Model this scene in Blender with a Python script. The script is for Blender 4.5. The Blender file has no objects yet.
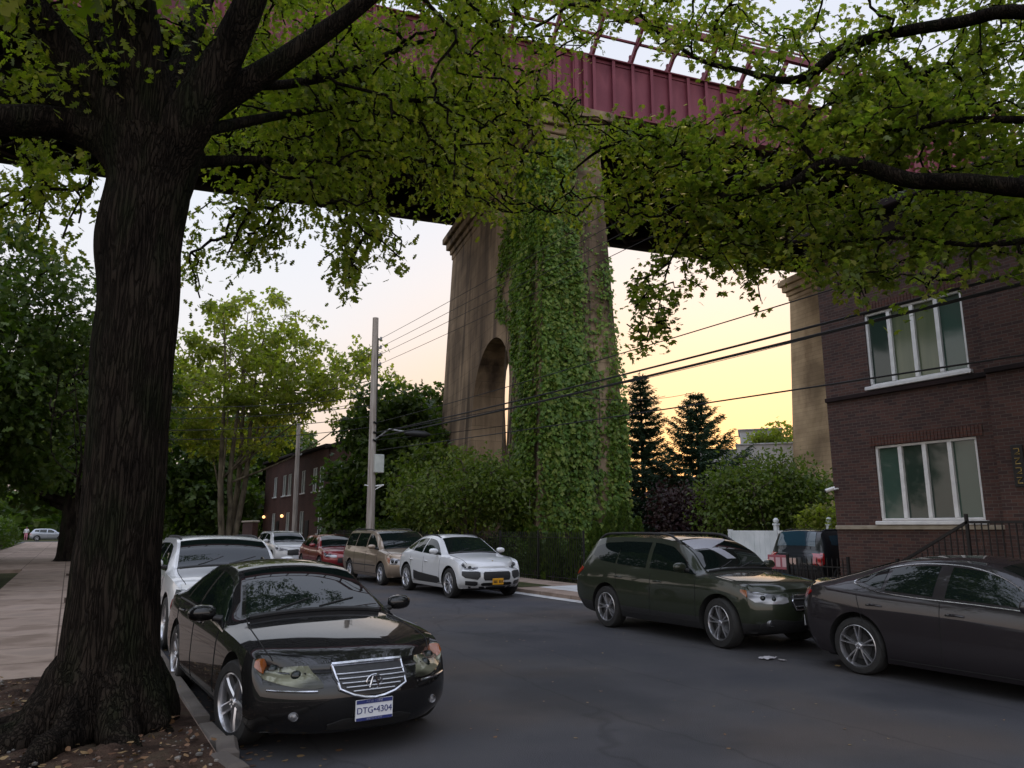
import bpy, bmesh, math, random
import numpy as np
from mathutils import Vector, Matrix
random.seed(7); np.random.seed(7)
rad = math.radians
SC = bpy.context.scene
COL = SC.collection
# ------------------------------------------------------------------ camera, sky, sun, exposure
F, PITCH, YAW, H = 740.0, rad(11.0), rad(30.4), 1.75      # world Y runs along the street, X across it
cd = bpy.data.cameras.new("camera"); cam = bpy.data.objects.new("camera", cd); COL.objects.link(cam)
cd.sensor_width = 36; cd.lens = 36*F/1024; cd.clip_end = 3000; cd.clip_start = 0.05
cam.location = (0, 0, H); cam.rotation_euler = (rad(90)+PITCH, 0, -YAW)
SC.camera = cam
SUN_AZ, SUN_EL = rad(47), rad(4)
w = bpy.data.worlds.new("World"); SC.world = w; w.use_nodes = True
nt = w.node_tree; nt.nodes.clear()
N = nt.nodes.new; Lk = nt.links.new
sky = N('ShaderNodeTexSky'); sky.sky_type = 'NISHITA'; sky.sun_disc = False
sky.sun_elevation = SUN_EL; sky.sun_rotation = SUN_AZ; sky.air_density = 1.2; sky.dust_density = 3.0
bg1 = N('ShaderNodeBackground'); bg1.inputs[1].default_value = 0.02; Lk(sky.outputs[0], bg1.inputs[0])
geo = N('ShaderNodeTexCoord'); sep = N('ShaderNodeSeparateXYZ'); Lk(geo.outputs['Generated'], sep.inputs[0])
def ramp(nt, stops, fac):
    r = nt.nodes.new('ShaderNodeValToRGB'); el = r.color_ramp.elements
    while len(el) < len(stops): el.new(0.5)
    for e, (p, c) in zip(el, stops): e.position = p; e.color = (*c, 1)
    nt.links.new(fac, r.inputs[0]); return r.outputs[0]
warm = ramp(nt, [(0.0, (0.95,0.52,0.28)), (0.10, (1.0,0.62,0.36)), (0.2, (1.03,0.73,0.52)), (0.32, (1.02,0.87,0.80)), (0.48, (0.92,0.90,0.95)), (1.0, (0.70,0.73,0.90))], sep.outputs[2])
cool = ramp(nt, [(0.0, (0.80,0.66,0.60)), (0.12, (0.92,0.81,0.76)), (0.25, (0.93,0.92,0.96)), (0.45, (0.87,0.92,1.03)), (1.0, (0.66,0.72,0.92))], sep.outputs[2])
dot = N('ShaderNodeVectorMath'); dot.operation = 'DOT_PRODUCT'; Lk(geo.outputs['Generated'], dot.inputs[0])
dot.inputs[1].default_value = (math.sin(SUN_AZ), math.cos(SUN_AZ), 0)
mr = N('ShaderNodeMapRange'); mr.inputs[1].default_value = 0.78; mr.inputs[2].default_value = 1.0; mr.interpolation_type = 'SMOOTHSTEP'
Lk(dot.outputs['Value'], mr.inputs[0])
mx = N('ShaderNodeMixRGB'); Lk(mr.outputs[0], mx.inputs[0]); Lk(cool, mx.inputs[1]); Lk(warm, mx.inputs[2])
bg2 = N('ShaderNodeBackground'); bg2.inputs[1].default_value = 0.72; 
mr2 = N('ShaderNodeMapRange'); mr2.inputs[1].default_value = -0.7; mr2.inputs[2].default_value = 0.35; mr2.inputs[3].default_value = 1.6; mr2.inputs[4].default_value = 1.0   # added fill: sky opposite the sunset brightened to light the facing sides
Lk(dot.outputs['Value'], mr2.inputs[0]); back_fill = N('ShaderNodeMixRGB'); back_fill.blend_type = 'MULTIPLY'; back_fill.inputs[0].default_value = 1
Lk(mx.outputs[0], back_fill.inputs[1]); Lk(mr2.outputs[0], back_fill.inputs[2]); 
mr3 = N('ShaderNodeMapRange'); mr3.inputs[1].default_value = 0.60; mr3.inputs[2].default_value = 0.9; mr3.inputs[3].default_value = 1.0; mr3.inputs[4].default_value = 1.85   # added fill: sky overhead brightened as well
Lk(sep.outputs[2], mr3.inputs[0]); top_fill = N('ShaderNodeMixRGB'); top_fill.blend_type = 'MULTIPLY'; top_fill.inputs[0].default_value = 1
Lk(back_fill.outputs[0], top_fill.inputs[1]); Lk(mr3.outputs[0], top_fill.inputs[2]); Lk(top_fill.outputs[0], bg2.inputs[0])
add = N('ShaderNodeAddShader'); Lk(bg1.outputs[0], add.inputs[0]); Lk(bg2.outputs[0], add.inputs[1])
out = N('ShaderNodeOutputWorld'); Lk(add.outputs[0], out.inputs[0])
sl = bpy.data.lights.new("sun", 'SUN'); sl.energy = 0.6; sl.angle = rad(2); sl.color = (1.0, 0.72, 0.45)
so = bpy.data.objects.new("sun", sl); COL.objects.link(so)
so.rotation_euler = Vector((-math.sin(SUN_AZ)*math.cos(SUN_EL), -math.cos(SUN_AZ)*math.cos(SUN_EL), -math.sin(SUN_EL))).to_track_quat('-Z', 'Y').to_euler()
SC.view_settings.view_transform = 'Standard'; SC.view_settings.look = 'None'
SC.view_settings.exposure = 0.36; SC.view_settings.gamma = 1.0; SC.view_settings.use_curve_mapping = False
SC.cycles.use_denoising = True
SC.cycles.max_bounces = 6; SC.cycles.transparent_max_bounces = 4; SC.cycles.caustics_reflective = False; SC.cycles.caustics_refractive = False

# ------------------------------------------------------------------ picture <-> place
cY, sY, cP, sP = math.cos(YAW), math.sin(YAW), math.cos(PITCH), math.sin(PITCH)
def pix(u, v, d):
    "the point seen at pixel (u, v) of the photograph, d metres in front of the camera"
    x = (u-512)/F; y = (384-v)/F
    fw = cP - y*sP; up = sP + y*cP
    lat = x/fw*d; z = up/fw*d + H
    return Vector((lat*cY + d*sY, -lat*sY + d*cY, z))
def proj(p):
    fx = p[0]*cY - p[1]*sY; fy = p[0]*sY + p[1]*cY; fz = p[2]-H
    d = fy*cP + fz*sP
    if d < 0.1: return (-9999, -9999, d)
    return (512 + F*fx/d, 384 - F*(-fy*sP + fz*cP)/d, fy)

# ------------------------------------------------------------------ naming
def tag(o, label=None, cat=None, group=None, kind=None):
    if label: o['label'] = label
    if cat: o['category'] = cat
    if group: o['group'] = group
    if kind: o['kind'] = kind
    return o
def empty(name, loc, rz=0, label=None, cat=None, group=None):
    o = bpy.data.objects.new(name, None); COL.objects.link(o); o.location = loc; o.rotation_euler = (0, 0, rz)
    o.empty_display_size = 0.1
    return tag(o, label, cat, group)
def copy_tree(o, parent=None):
    c = o.copy(); COL.objects.link(c); c.parent = parent
    for ch in list(o.children): copy_tree(ch, c)
    return c
def link(name, me, mats, parent=None):
    o = bpy.data.objects.new(name, me)
    for m in (mats if isinstance(mats, (list, tuple)) else [mats]): me.materials.append(m)
    COL.objects.link(o); o.parent = parent
    return o

# ------------------------------------------------------------------ materials
def pbsdf(name, col, rough=0.6, metal=0.0, **k):
    m = bpy.data.materials.new(name); m.use_nodes = True
    b = m.node_tree.nodes['Principled BSDF']
    b.inputs['Base Color'].default_value = (*col, 1); b.inputs['Roughness'].default_value = rough; b.inputs['Metallic'].default_value = metal
    for kk, v in k.items(): b.inputs[kk.replace('_', ' ')].default_value = v
    return m
def noisy(name, c1, c2, scale=4, rough=0.8, bump=0.0, bscale=None, stretch=(1,1,1), detail=6, c3=None, lo=0.35, hi=0.65, bdist=0.02, metal=0.0, spec=0.5):
    m = pbsdf(name, c1, rough, metal); t = m.node_tree; b = t.nodes['Principled BSDF']
    b.inputs['Specular IOR Level'].default_value = spec
    tc = t.nodes.new('ShaderNodeTexCoord'); mp = t.nodes.new('ShaderNodeMapping'); mp.inputs['Scale'].default_value = stretch
    t.links.new(tc.outputs['Object'], mp.inputs[0])
    n = t.nodes.new('ShaderNodeTexNoise'); n.inputs['Scale'].default_value = scale; n.inputs['Detail'].default_value = detail
    t.links.new(mp.outputs[0], n.inputs[0])
    st = [(lo, c1), (hi, c2)] if c3 is None else [(lo, c1), ((lo+hi)/2, c2), (hi, c3)]
    t.links.new(ramp(t, st, n.outputs[0]), b.inputs['Base Color'])
    if bump:
        n2 = t.nodes.new('ShaderNodeTexNoise'); n2.inputs['Scale'].default_value = bscale or scale*4; n2.inputs['Detail'].default_value = 8
        t.links.new(mp.outputs[0], n2.inputs[0])
        bp = t.nodes.new('ShaderNodeBump'); bp.inputs['Strength'].default_value = bump; bp.inputs['Distance'].default_value = bdist
        t.links.new(n2.outputs[0], bp.inputs['Height']); t.links.new(bp.outputs[0], b.inputs['Normal'])
    return m
def leafmat(name, cols, trans=0.35, tcol=None, rough=0.5):
    m = bpy.data.materials.new(name); m.use_nodes = True; t = m.node_tree; b = t.nodes['Principled BSDF']
    g = t.nodes.new('ShaderNodeNewGeometry')
    n = len(cols)
    c = ramp(t, [(i/max(1, n-1), cc) for i, cc in enumerate(cols)], g.outputs['Random Per Island'])
    t.links.new(c, b.inputs['Base Color']); b.inputs['Roughness'].default_value = rough
    b.inputs['Specular IOR Level'].default_value = 0.3
    tr = t.nodes.new('ShaderNodeBsdfTranslucent')
    mul = t.nodes.new('ShaderNodeMixRGB'); mul.blend_type = 'MULTIPLY'; mul.inputs[0].default_value = 1
    t.links.new(c, mul.inputs[1]); mul.inputs[2].default_value = (*(tcol or (1.7, 2.0, 0.8)), 1)
    t.links.new(mul.outputs[0], tr.inputs[0])
    mixs = t.nodes.new('ShaderNodeMixShader'); mixs.inputs[0].default_value = trans
    t.links.new(b.outputs[0], mixs.inputs[1]); t.links.new(tr.outputs[0], mixs.inputs[2])
    t.links.new(mixs.outputs[0], t.nodes['Material Output'].inputs[0])
    return m
def brickmat(name, c1, c2, mortar, axis='Y', rough=0.85, scale=1.0, stain=0.5):
    m = pbsdf(name, c1, rough); t = m.node_tree; b = t.nodes['Principled BSDF']; b.inputs['Specular IOR Level'].default_value = 0.25
    tc = t.nodes.new('ShaderNodeTexCoord'); s = t.nodes.new('ShaderNodeSeparateXYZ'); t.links.new(tc.outputs['Object'], s.inputs[0])
    cb = t.nodes.new('ShaderNodeCombineXYZ')
    ad = t.nodes.new('ShaderNodeMath'); ad.operation = 'ADD'; t.links.new(s.outputs[0], ad.inputs[0]); t.links.new(s.outputs[1], ad.inputs[1])
    t.links.new(ad.outputs[0], cb.inputs[0]); t.links.new(s.outputs[2], cb.inputs[1])
    br = t.nodes.new('ShaderNodeTexBrick'); br.inputs['Scale'].default_value = scale
    br.inputs['Brick Width'].default_value = 0.205; br.inputs['Row Height'].default_value = 0.067; br.inputs['Mortar Size'].default_value = 0.006
    br.inputs['Color1'].default_value = (*c1, 1); br.inputs['Color2'].default_value = (*c2, 1); br.inputs['Mortar'].default_value = (*mortar, 1)
    t.links.new(cb.outputs[0], br.inputs['Vector'])
    n = t.nodes.new('ShaderNodeTexNoise'); n.inputs['Scale'].default_value = 0.8; n.inputs['Detail'].default_value = 8; t.links.new(tc.outputs['Object'], n.inputs[0])
    mu = t.nodes.new('ShaderNodeMixRGB'); mu.blend_type = 'MULTIPLY'; mu.inputs[0].default_value = stain
    t.links.new(br.outputs['Color'], mu.inputs[1]); t.links.new(ramp(t, [(0.3, (0.5,0.5,0.5)), (0.7, (1.2,1.15,1.1))], n.outputs[0]), mu.inputs[2])
    t.links.new(mu.outputs[0], b.inputs['Base Color'])
    bp = t.nodes.new('ShaderNodeBump'); bp.inputs['Strength'].default_value = 0.5; bp.inputs['Distance'].default_value = 0.006; bp.invert = True
    t.links.new(br.outputs['Fac'], bp.inputs['Height']); t.links.new(bp.outputs[0], b.inputs['Normal'])
    return m
def paint(name, col, metal=0.0, rough=0.35, dust=0.25, coat=1.0, spec=.5):
    m = pbsdf(name, col, rough, metal); t = m.node_tree; b = t.nodes['Principled BSDF']
    b.inputs['Coat Weight'].default_value = coat; b.inputs['Specular IOR Level'].default_value = spec; b.inputs['Coat Roughness'].default_value = 0.04
    tc = t.nodes.new('ShaderNodeTexCoord'); n = t.nodes.new('ShaderNodeTexNoise'); n.inputs['Scale'].default_value = 3; n.inputs['Detail'].default_value = 9
    t.links.new(tc.outputs['Object'], n.inputs[0])
    mixc = t.nodes.new('ShaderNodeMixRGB'); mixc.inputs[1].default_value = (*col, 1); mixc.inputs[2].default_value = (col[0]*.7+.03, col[1]*.7+.028, col[2]*.7+.024, 1)
    mp = t.nodes.new('ShaderNodeMath'); mp.operation = 'MULTIPLY'; mp.inputs[1].default_value = dust; t.links.new(n.outputs[0], mp.inputs[0])
    t.links.new(mp.outputs[0], mixc.inputs[0]); t.links.new(mixc.outputs[0], b.inputs['Base Color'])
    t.links.new(ramp(t, [(0.3, (0.015,)*3), (0.75, (0.06,)*3)], n.outputs[0]), b.inputs['Coat Roughness'])
    return m
M = {}
M['black_plastic'] = noisy('black_plastic', (0.012,0.012,0.013), (0.02,0.02,0.021), 30, 0.55)
M['well'] = pbsdf('wheel_well', (0.006,0.006,0.006), 0.9)
M['tyre'] = noisy('tyre_rubber', (0.012,0.012,0.012), (0.022,0.021,0.02), 12, 0.8)
M['alloy'] = noisy('alloy', (0.45,0.45,0.47), (0.6,0.6,0.62), 10, 0.3, metal=0.9)
M['alloy_dark'] = noisy('alloy_dark', (0.05,0.05,0.052), (0.09,0.09,0.09), 10, 0.35, metal=0.7)
M['chrome'] = noisy('chrome', (0.42,0.42,0.44), (0.62,0.62,0.64), 20, 0.16, metal=1.0)
M['glass'] = pbsdf('car_glass', (0.006,0.010,0.009), 0.02, 0.0, Specular_IOR_Level=0.5, IOR=1.5)
M['headlight'] = noisy('headlight', (0.07,0.07,0.075), (0.36,0.36,0.38), 6, 0.08, metal=0.3, lo=.36, hi=.64, detail=0, stretch=(1,.6,2.2))
M['headlight_yellow'] = noisy('headlight_hazed', (0.035,0.035,0.027), (0.19,0.19,0.135), 5, 0.06, metal=0.35, lo=.35, hi=.65, detail=0, stretch=(1,.6,2.2))
M['amber'] = pbsdf('amber_lens', (0.22,0.06,0.012), 0.12, Coat_Weight=1.0)
M['taillight'] = pbsdf('taillight', (0.32,0.01,0.012), 0.12, Coat_Weight=1.0)
def barkmat():
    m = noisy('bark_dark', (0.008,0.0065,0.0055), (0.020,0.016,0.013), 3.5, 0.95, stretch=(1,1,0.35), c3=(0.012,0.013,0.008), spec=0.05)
    t = m.node_tree; b = t.nodes['Principled BSDF']; old = b.inputs['Base Color'].links[0].from_socket
    tc = t.nodes.new('ShaderNodeTexCoord'); mp = t.nodes.new('ShaderNodeMapping'); mp.inputs['Scale'].default_value = (1,1,.09); t.links.new(tc.outputs['Object'], mp.inputs[0])
    n = t.nodes.new('ShaderNodeTexNoise'); n.inputs['Scale'].default_value = 9; n.inputs['Detail'].default_value = 5; t.links.new(mp.outputs[0], n.inputs[0])
    ad = t.nodes.new('ShaderNodeMixRGB'); ad.blend_type = 'ADD'; ad.inputs[0].default_value = .22; t.links.new(mp.outputs[0], ad.inputs[1]); t.links.new(n.outputs['Color'], ad.inputs[2])
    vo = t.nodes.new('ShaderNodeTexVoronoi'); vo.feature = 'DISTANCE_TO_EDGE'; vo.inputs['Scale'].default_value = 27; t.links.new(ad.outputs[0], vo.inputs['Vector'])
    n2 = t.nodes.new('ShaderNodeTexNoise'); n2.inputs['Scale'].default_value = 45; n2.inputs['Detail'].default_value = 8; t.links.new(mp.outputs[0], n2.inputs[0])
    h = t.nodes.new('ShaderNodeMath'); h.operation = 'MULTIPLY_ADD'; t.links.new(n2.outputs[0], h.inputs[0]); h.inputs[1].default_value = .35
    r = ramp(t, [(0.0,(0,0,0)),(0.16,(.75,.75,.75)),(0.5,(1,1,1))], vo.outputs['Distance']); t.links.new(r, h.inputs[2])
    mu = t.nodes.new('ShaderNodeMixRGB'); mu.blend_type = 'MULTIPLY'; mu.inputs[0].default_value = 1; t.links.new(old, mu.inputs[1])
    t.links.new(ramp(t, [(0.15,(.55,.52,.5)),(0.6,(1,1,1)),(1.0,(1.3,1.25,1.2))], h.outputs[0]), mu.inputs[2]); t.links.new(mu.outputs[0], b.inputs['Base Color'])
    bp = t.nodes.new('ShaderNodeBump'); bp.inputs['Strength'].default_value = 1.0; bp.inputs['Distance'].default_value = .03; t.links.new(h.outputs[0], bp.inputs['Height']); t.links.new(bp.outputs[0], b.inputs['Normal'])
    return m
M['bark'] = barkmat()
M['bark_plane'] = noisy('bark_plane', (0.06,0.047,0.03), (0.18,0.15,0.10), 3, 0.9, bump=0.4, stretch=(1,1,0.4))
M['bark_young'] = noisy('bark_young', (0.05,0.038,0.026), (0.10,0.08,0.055), 8, 0.9, bump=0.3, stretch=(1,1,0.3))
M['wood_pole'] = noisy('weathered_wood_pole', (0.26,0.22,0.19), (0.46,0.42,0.38), 5, 0.9, bump=0.4, bscale=30, stretch=(3,3,0.15))
M['wire'] = pbsdf('wire_rubber', (0.01,0.01,0.012), 0.6)
M['oak_leaf'] = leafmat('oak_leaf', [(0.075,0.105,0.012), (0.12,0.152,0.016), (0.16,0.185,0.022), (0.22,0.215,0.035)], 0.52)
M['maple_leaf'] = leafmat('broad_leaf', [(0.065,0.095,0.014), (0.105,0.138,0.02), (0.145,0.168,0.026), (0.21,0.205,0.04)], 0.52)
M['plane_leaf'] = leafmat('pale_leaf', [(0.12,0.15,0.02), (0.17,0.195,0.03), (0.23,0.23,0.05)], 0.55)
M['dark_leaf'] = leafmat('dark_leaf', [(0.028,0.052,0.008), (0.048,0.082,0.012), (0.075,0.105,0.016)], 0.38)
M['mid_leaf'] = leafmat('mid_leaf', [(0.055,0.088,0.014), (0.085,0.12,0.02), (0.12,0.145,0.028)], 0.42)
M['ivy_leaf'] = leafmat('ivy_leaf', [(0.045,0.095,0.010), (0.075,0.14,0.016), (0.115,0.175,0.024), (0.17,0.20,0.035)], 0.3)
M['needle'] = leafmat('conifer_needle', [(0.022,0.048,0.032), (0.038,0.07,0.045), (0.06,0.095,0.055)], 0.25)
M['maroon_leaf'] = leafmat('maroon_leaf', [(0.016,0.008,0.009), (0.026,0.011,0.012), (0.03,0.018,0.012)], 0.2, (2,1,1))
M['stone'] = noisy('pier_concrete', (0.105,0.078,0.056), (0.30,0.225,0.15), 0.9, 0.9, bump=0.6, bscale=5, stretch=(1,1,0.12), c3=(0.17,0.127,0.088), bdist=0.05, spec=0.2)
def add_blocks(m, wd, hg, dark, mort=.02):
    t = m.node_tree; b = t.nodes['Principled BSDF']; old = b.inputs['Base Color'].links[0].from_socket
    tc = t.nodes.new('ShaderNodeTexCoord'); sp = t.nodes.new('ShaderNodeSeparateXYZ'); t.links.new(tc.outputs['Object'], sp.inputs[0]); cb = t.nodes.new('ShaderNodeCombineXYZ')
    ad = t.nodes.new('ShaderNodeMath'); t.links.new(sp.outputs[0], ad.inputs[0]); t.links.new(sp.outputs[1], ad.inputs[1]); t.links.new(ad.outputs[0], cb.inputs[0]); t.links.new(sp.outputs[2], cb.inputs[1])
    br = t.nodes.new('ShaderNodeTexBrick'); br.inputs['Scale'].default_value = 1; br.inputs['Brick Width'].default_value = wd; br.inputs['Row Height'].default_value = hg; br.inputs['Mortar Size'].default_value = mort; br.inputs['Mortar Smooth'].default_value = .5
    br.inputs['Color1'].default_value = (1,1,1,1); br.inputs['Color2'].default_value = (.84,.83,.82,1); br.inputs['Mortar'].default_value = (dark,dark,dark,1); t.links.new(cb.outputs[0], br.inputs['Vector'])
    n = t.nodes.new('ShaderNodeTexNoise'); n.inputs['Scale'].default_value = .28; n.inputs['Detail'].default_value = 8; t.links.new(tc.outputs['Object'], n.inputs[0])
    mu = t.nodes.new('ShaderNodeMixRGB'); mu.blend_type = 'MULTIPLY'; mu.inputs[0].default_value = .8; t.links.new(old, mu.inputs[1]); t.links.new(br.outputs[0], mu.inputs[2])
    m2 = t.nodes.new('ShaderNodeMixRGB'); m2.blend_type = 'MULTIPLY'; m2.inputs[0].default_value = 1; t.links.new(mu.outputs[0], m2.inputs[1]); t.links.new(ramp(t, [(.38,(.52,.5,.49)),(.6,(1.1,1.08,1.05))], n.outputs[0]), m2.inputs[2]); t.links.new(m2.outputs[0], b.inputs['Base Color'])
add_blocks(M['stone'], 2.2, .78, .55)
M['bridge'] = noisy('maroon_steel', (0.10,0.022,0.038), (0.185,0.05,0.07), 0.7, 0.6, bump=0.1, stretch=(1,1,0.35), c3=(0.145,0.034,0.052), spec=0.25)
M['bridge_dark'] = noisy('dark_steel', (0.013,0.010,0.010), (0.028,0.017,0.017), 1.2, 0.85, spec=0.2)  # bridge underside shade put into the colour; also plain dark roofs and bearings
M['brick'] = brickmat('red_brick', (0.105,0.055,0.045), (0.058,0.036,0.034), (0.11,0.093,0.085))
M['brick_far'] = brickmat('far_brick', (0.085,0.038,0.030), (0.06,0.029,0.025), (0.08,0.062,0.055))
M['band_stone'] = noisy('limestone_band', (0.28,0.24,0.18), (0.38,0.33,0.26), 5, 0.85, bump=0.2)
M['win_white'] = noisy('white_window_frame', (0.66,0.66,0.66), (0.78,0.78,0.77), 5, 0.4)
M['pane'] = pbsdf('house_pane', (0.05,0.092,0.072), 0.05, Specular_IOR_Level=0.6)
M['pane_dark'] = pbsdf('house_pane_dark', (0.028,0.048,0.038), 0.05, Specular_IOR_Level=0.6)
M['pane_curtain'] = noisy('curtain_behind_glass', (0.10,0.125,0.075), (0.15,0.17,0.10), 6, 0.08, stretch=(1,1,0.05))
M['white_vinyl'] = noisy('white_vinyl', (0.55,0.58,0.58), (0.68,0.70,0.70), 2, 0.45)
M['white_wall'] = noisy('pale_siding', (0.5,0.5,0.52), (0.62,0.62,0.63), 2, 0.7)
M['iron'] = noisy('black_iron', (0.012,0.012,0.013), (0.025,0.023,0.022), 20, 0.5, metal=0.3)
M['hedge'] = M['dark_leaf']
M['grey_metal'] = noisy('grey_metal', (0.30,0.31,0.32), (0.42,0.43,0.44), 5, 0.5, metal=0.3)
M['box_white'] = noisy('pale_box', (0.50,0.53,0.50), (0.62,0.64,0.60), 4, 0.5)

# ------------------------------------------------------------------ mesh helpers
class MB:
    def __init__(s): s.v = []; s.f = []; s.m = []
    def add(s, vs, fs, mi=0):
        n = len(s.v); s.v.extend([tuple(p) for p in vs])
        s.f.extend([tuple(i+n for i in f) for f in fs]); s.m.extend([mi]*len(fs)); return s
    def box(s, c, size, mi=0, rz=0, bev=0.0):
        cx, cy, cz = c; a, b, h = size[0]/2, size[1]/2, size[2]/2
        ca, sa = math.cos(rz), math.sin(rz)
        if bev <= 0:
            loc = [(x*a, y*b, z*h) for z in (-1,1) for y in (-1,1) for x in (-1,1)]
            fs = [(0,2,3,1),(4,5,7,6),(0,1,5,4),(2,6,7,3),(0,4,6,2),(1,3,7,5)]
        else:
            e = min(bev, a*.9, b*.9, h*.9)
            ring = lambda z, k: [(-a+k,-b+k,z),(a-k,-b+k,z),(a-k,b-k,z),(-a+k,b-k,z)]
            loc = ring(-h, e)+ring(-h+e, 0)+ring(h-e, 0)+ring(h, e)
            fs = [(3,2,1,0),(12,13,14,15)]
            for r in range(3):
                for i in range(4): j = (i+1) % 4; fs.append((r*4+i, r*4+j, r*4+4+j, r*4+4+i))
        return s.add([(cx+x*ca-y*sa, cy+x*sa+y*ca, cz+z) for x,y,z in loc], fs, mi)
    def obox(s, p0, p1, wid, hei, up=(0,0,1), mi=0):
        "a bar from p0 to p1"
        p0, p1 = Vector(p0), Vector(p1); d = (p1-p0).normalized(); u = Vector(up)
        if abs(d.dot(u)) > .99: u = Vector((1,0,0))
        sd = d.cross(u).normalized(); u = sd.cross(d)
        vs = [p + sd*(a*wid/2) + u*(b*hei/2) for p in (p0, p1) for a, b in ((-1,-1),(1,-1),(1,1),(-1,1))]
        return s.add(vs, [(3,2,1,0),(4,5,6,7),(0,1,5,4),(1,2,6,5),(2,3,7,6),(3,0,4,7)], mi)
    def tube(s, pts, rs, n=8, mi=0, cap=True, jit=None):
        pts = [Vector(p) for p in pts]
        if not isinstance(rs, (list, tuple)): rs = [rs]*len(pts)
        base = len(s.v); prev = None
        for i, p in enumerate(pts):
            d = (pts[min(i+1, len(pts)-1)] - pts[max(i-1, 0)])
            d = d.normalized() if d.length > 1e-9 else Vector((0,0,1))
            if prev is None:
                a = d.orthogonal().normalized()
            else:
                a = prev - d*prev.dot(d)
                a = a.normalized() if a.length > 1e-6 else d.orthogonal().normalized()
            prev = a; b = d.cross(a)
            for k in range(n):
                t = 2*math.pi*k/n; r = rs[i]*(jit(i, k) if jit else 1)
                s.v.append(tuple(p + (a*math.cos(t) + b*math.sin(t))*r))
        for i in range(len(pts)-1):
            for k in range(n):
                j = (k+1) % n; o = base+i*n
                s.f.append((o+k, o+j, o+n+j, o+n+k)); s.m.append(mi)
        if cap:
            s.f.append(tuple(base+k for k in reversed(range(n)))); s.m.append(mi)
            o = base+(len(pts)-1)*n
            s.f.append(tuple(o+k for k in range(n))); s.m.append(mi)
        return s
    def lathe(s, prof, n=24, mi=0, axis='Z', c=(0,0,0)):
        base = len(s.v)
        for (r, h) in prof:
            for k in range(n):
                t = 2*math.pi*k/n; p = (r*math.cos(t), r*math.sin(t), h)
                if axis == 'Y': p = (p[0], p[2], p[1])
                if axis == 'X': p = (p[2], p[0], p[1])
                s.v.append((p[0]+c[0], p[1]+c[1], p[2]+c[2]))
        for i in range(len(prof)-1):
            for k in range(n):
                j = (k+1) % n; o = base+i*n
                s.f.append((o+k, o+j, o+n+j, o+n+k)); s.m.append(mi)
        return s
    def grid(s, P, mi=0):
        "P[i][j] points"
        base = len(s.v); nj = len(P[0])
        for r in P: s.v.extend([tuple(p) for p in r])
        for i in range(len(P)-1):
            for j in range(nj-1):
                o = base+i*nj+j; s.f.append((o, o+1, o+nj+1, o+nj)); s.m.append(mi)
        return s
    def ball(s, c, r, n=10, mi=0, sq=(1,1,1)):
        P = []
        for i in range(n//2+1):
            th = math.pi*i/(n//2)
            P.append([(c[0]+r*sq[0]*math.sin(th)*math.cos(2*math.pi*k/n), c[1]+r*sq[1]*math.sin(th)*math.sin(2*math.pi*k/n), c[2]+r*sq[2]*math.cos(th)) for k in range(n+1)])
        return s.grid(P, mi)
    def mesh(s, name, smooth=True, angle=40, weld=0.0):
        me = bpy.data.meshes.new(name); me.from_pydata(s.v, [], s.f)
        me.polygons.foreach_set('material_index', s.m)
        bm = bmesh.new(); bm.from_mesh(me)
        if weld: bmesh.ops.remove_doubles(bm, verts=bm.verts, dist=weld)
        bmesh.ops.recalc_face_normals(bm, faces=bm.faces); bm.to_mesh(me); bm.free()
        if smooth:
            me.polygons.foreach_set('use_smooth', [True]*len(me.polygons))
            me.set_sharp_from_angle(angle=rad(angle))
        me.update(); return me
    def build(s, name, mats, parent=None, smooth=True, angle=40, weld=0.0):
        return link(name, s.mesh(name, smooth, angle, weld), mats, parent)
def boolean(me_a, mats, cutters):
    a = bpy.data.objects.new("body_work", me_a); COL.objects.link(a)
    cs = []
    for c in cutters:
        o = bpy.data.objects.new("cut_work", c); COL.objects.link(o); cs.append(o)
        md = a.modifiers.new("b", 'BOOLEAN'); md.object = o; md.operation = 'DIFFERENCE'; md.solver = 'EXACT'
    dg = bpy.context.evaluated_depsgraph_get()
    me = bpy.data.meshes.new_from_object(a.evaluated_get(dg))
    for o in cs: bpy.data.objects.remove(o)
    bpy.data.objects.remove(a)
    return me
def text_mesh(txt, size, ext=0.002):
    cu = bpy.data.curves.new("lettering", 'FONT'); cu.body = txt; cu.size = size; cu.extrude = ext; cu.align_x = 'CENTER'; cu.align_y = 'CENTER'
    o = bpy.data.objects.new("lettering_work", cu); COL.objects.link(o)
    dg = bpy.context.evaluated_depsgraph_get(); me = bpy.data.meshes.new_from_object(o.evaluated_get(dg))
    bpy.data.objects.remove(o); return me

# ------------------------------------------------------------------ leaves
def half_leaf(outline):
    "outline of the right half, base to tip: [(x, y)...]; gives both halves folded on the midrib"
    L = outline[-1][1]
    V = [(0,0,0)] + [(x, y, -0.25*x) for x, y in outline[:-1]] + [(0, L, -0.08*L)]
    nR = len(V)
    V += [(-x, y, -0.25*x) for x, y in outline[:-1]]
    f1 = list(range(0, nR)); f2 = [0, nR-1] + list(range(len(V)-1, nR-1, -1))
    return np.array(V, float), [f1, f2]
LEAF = {
 'oak': half_leaf([(0.05,0.12),(0.26,0.28),(0.10,0.36),(0.40,0.56),(0.12,0.60),(0.26,0.82),(0,1.0)]),
 'maple': half_leaf([(0.22,0.02),(0.50,0.16),(0.28,0.30),(0.56,0.58),(0.20,0.58),(0.16,0.78),(0,1.0)]),
 'oval': half_leaf([(0.20,0.18),(0.28,0.45),(0.16,0.78),(0,1.0)]),
 'needle': half_leaf([(0.10,0.2),(0.10,0.8),(0,1.0)]),
 'tuft': half_leaf([(0.30,0.10),(0.42,0.42),(0.18,0.50),(0.30,0.80),(0,1.0)]),
}
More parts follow.
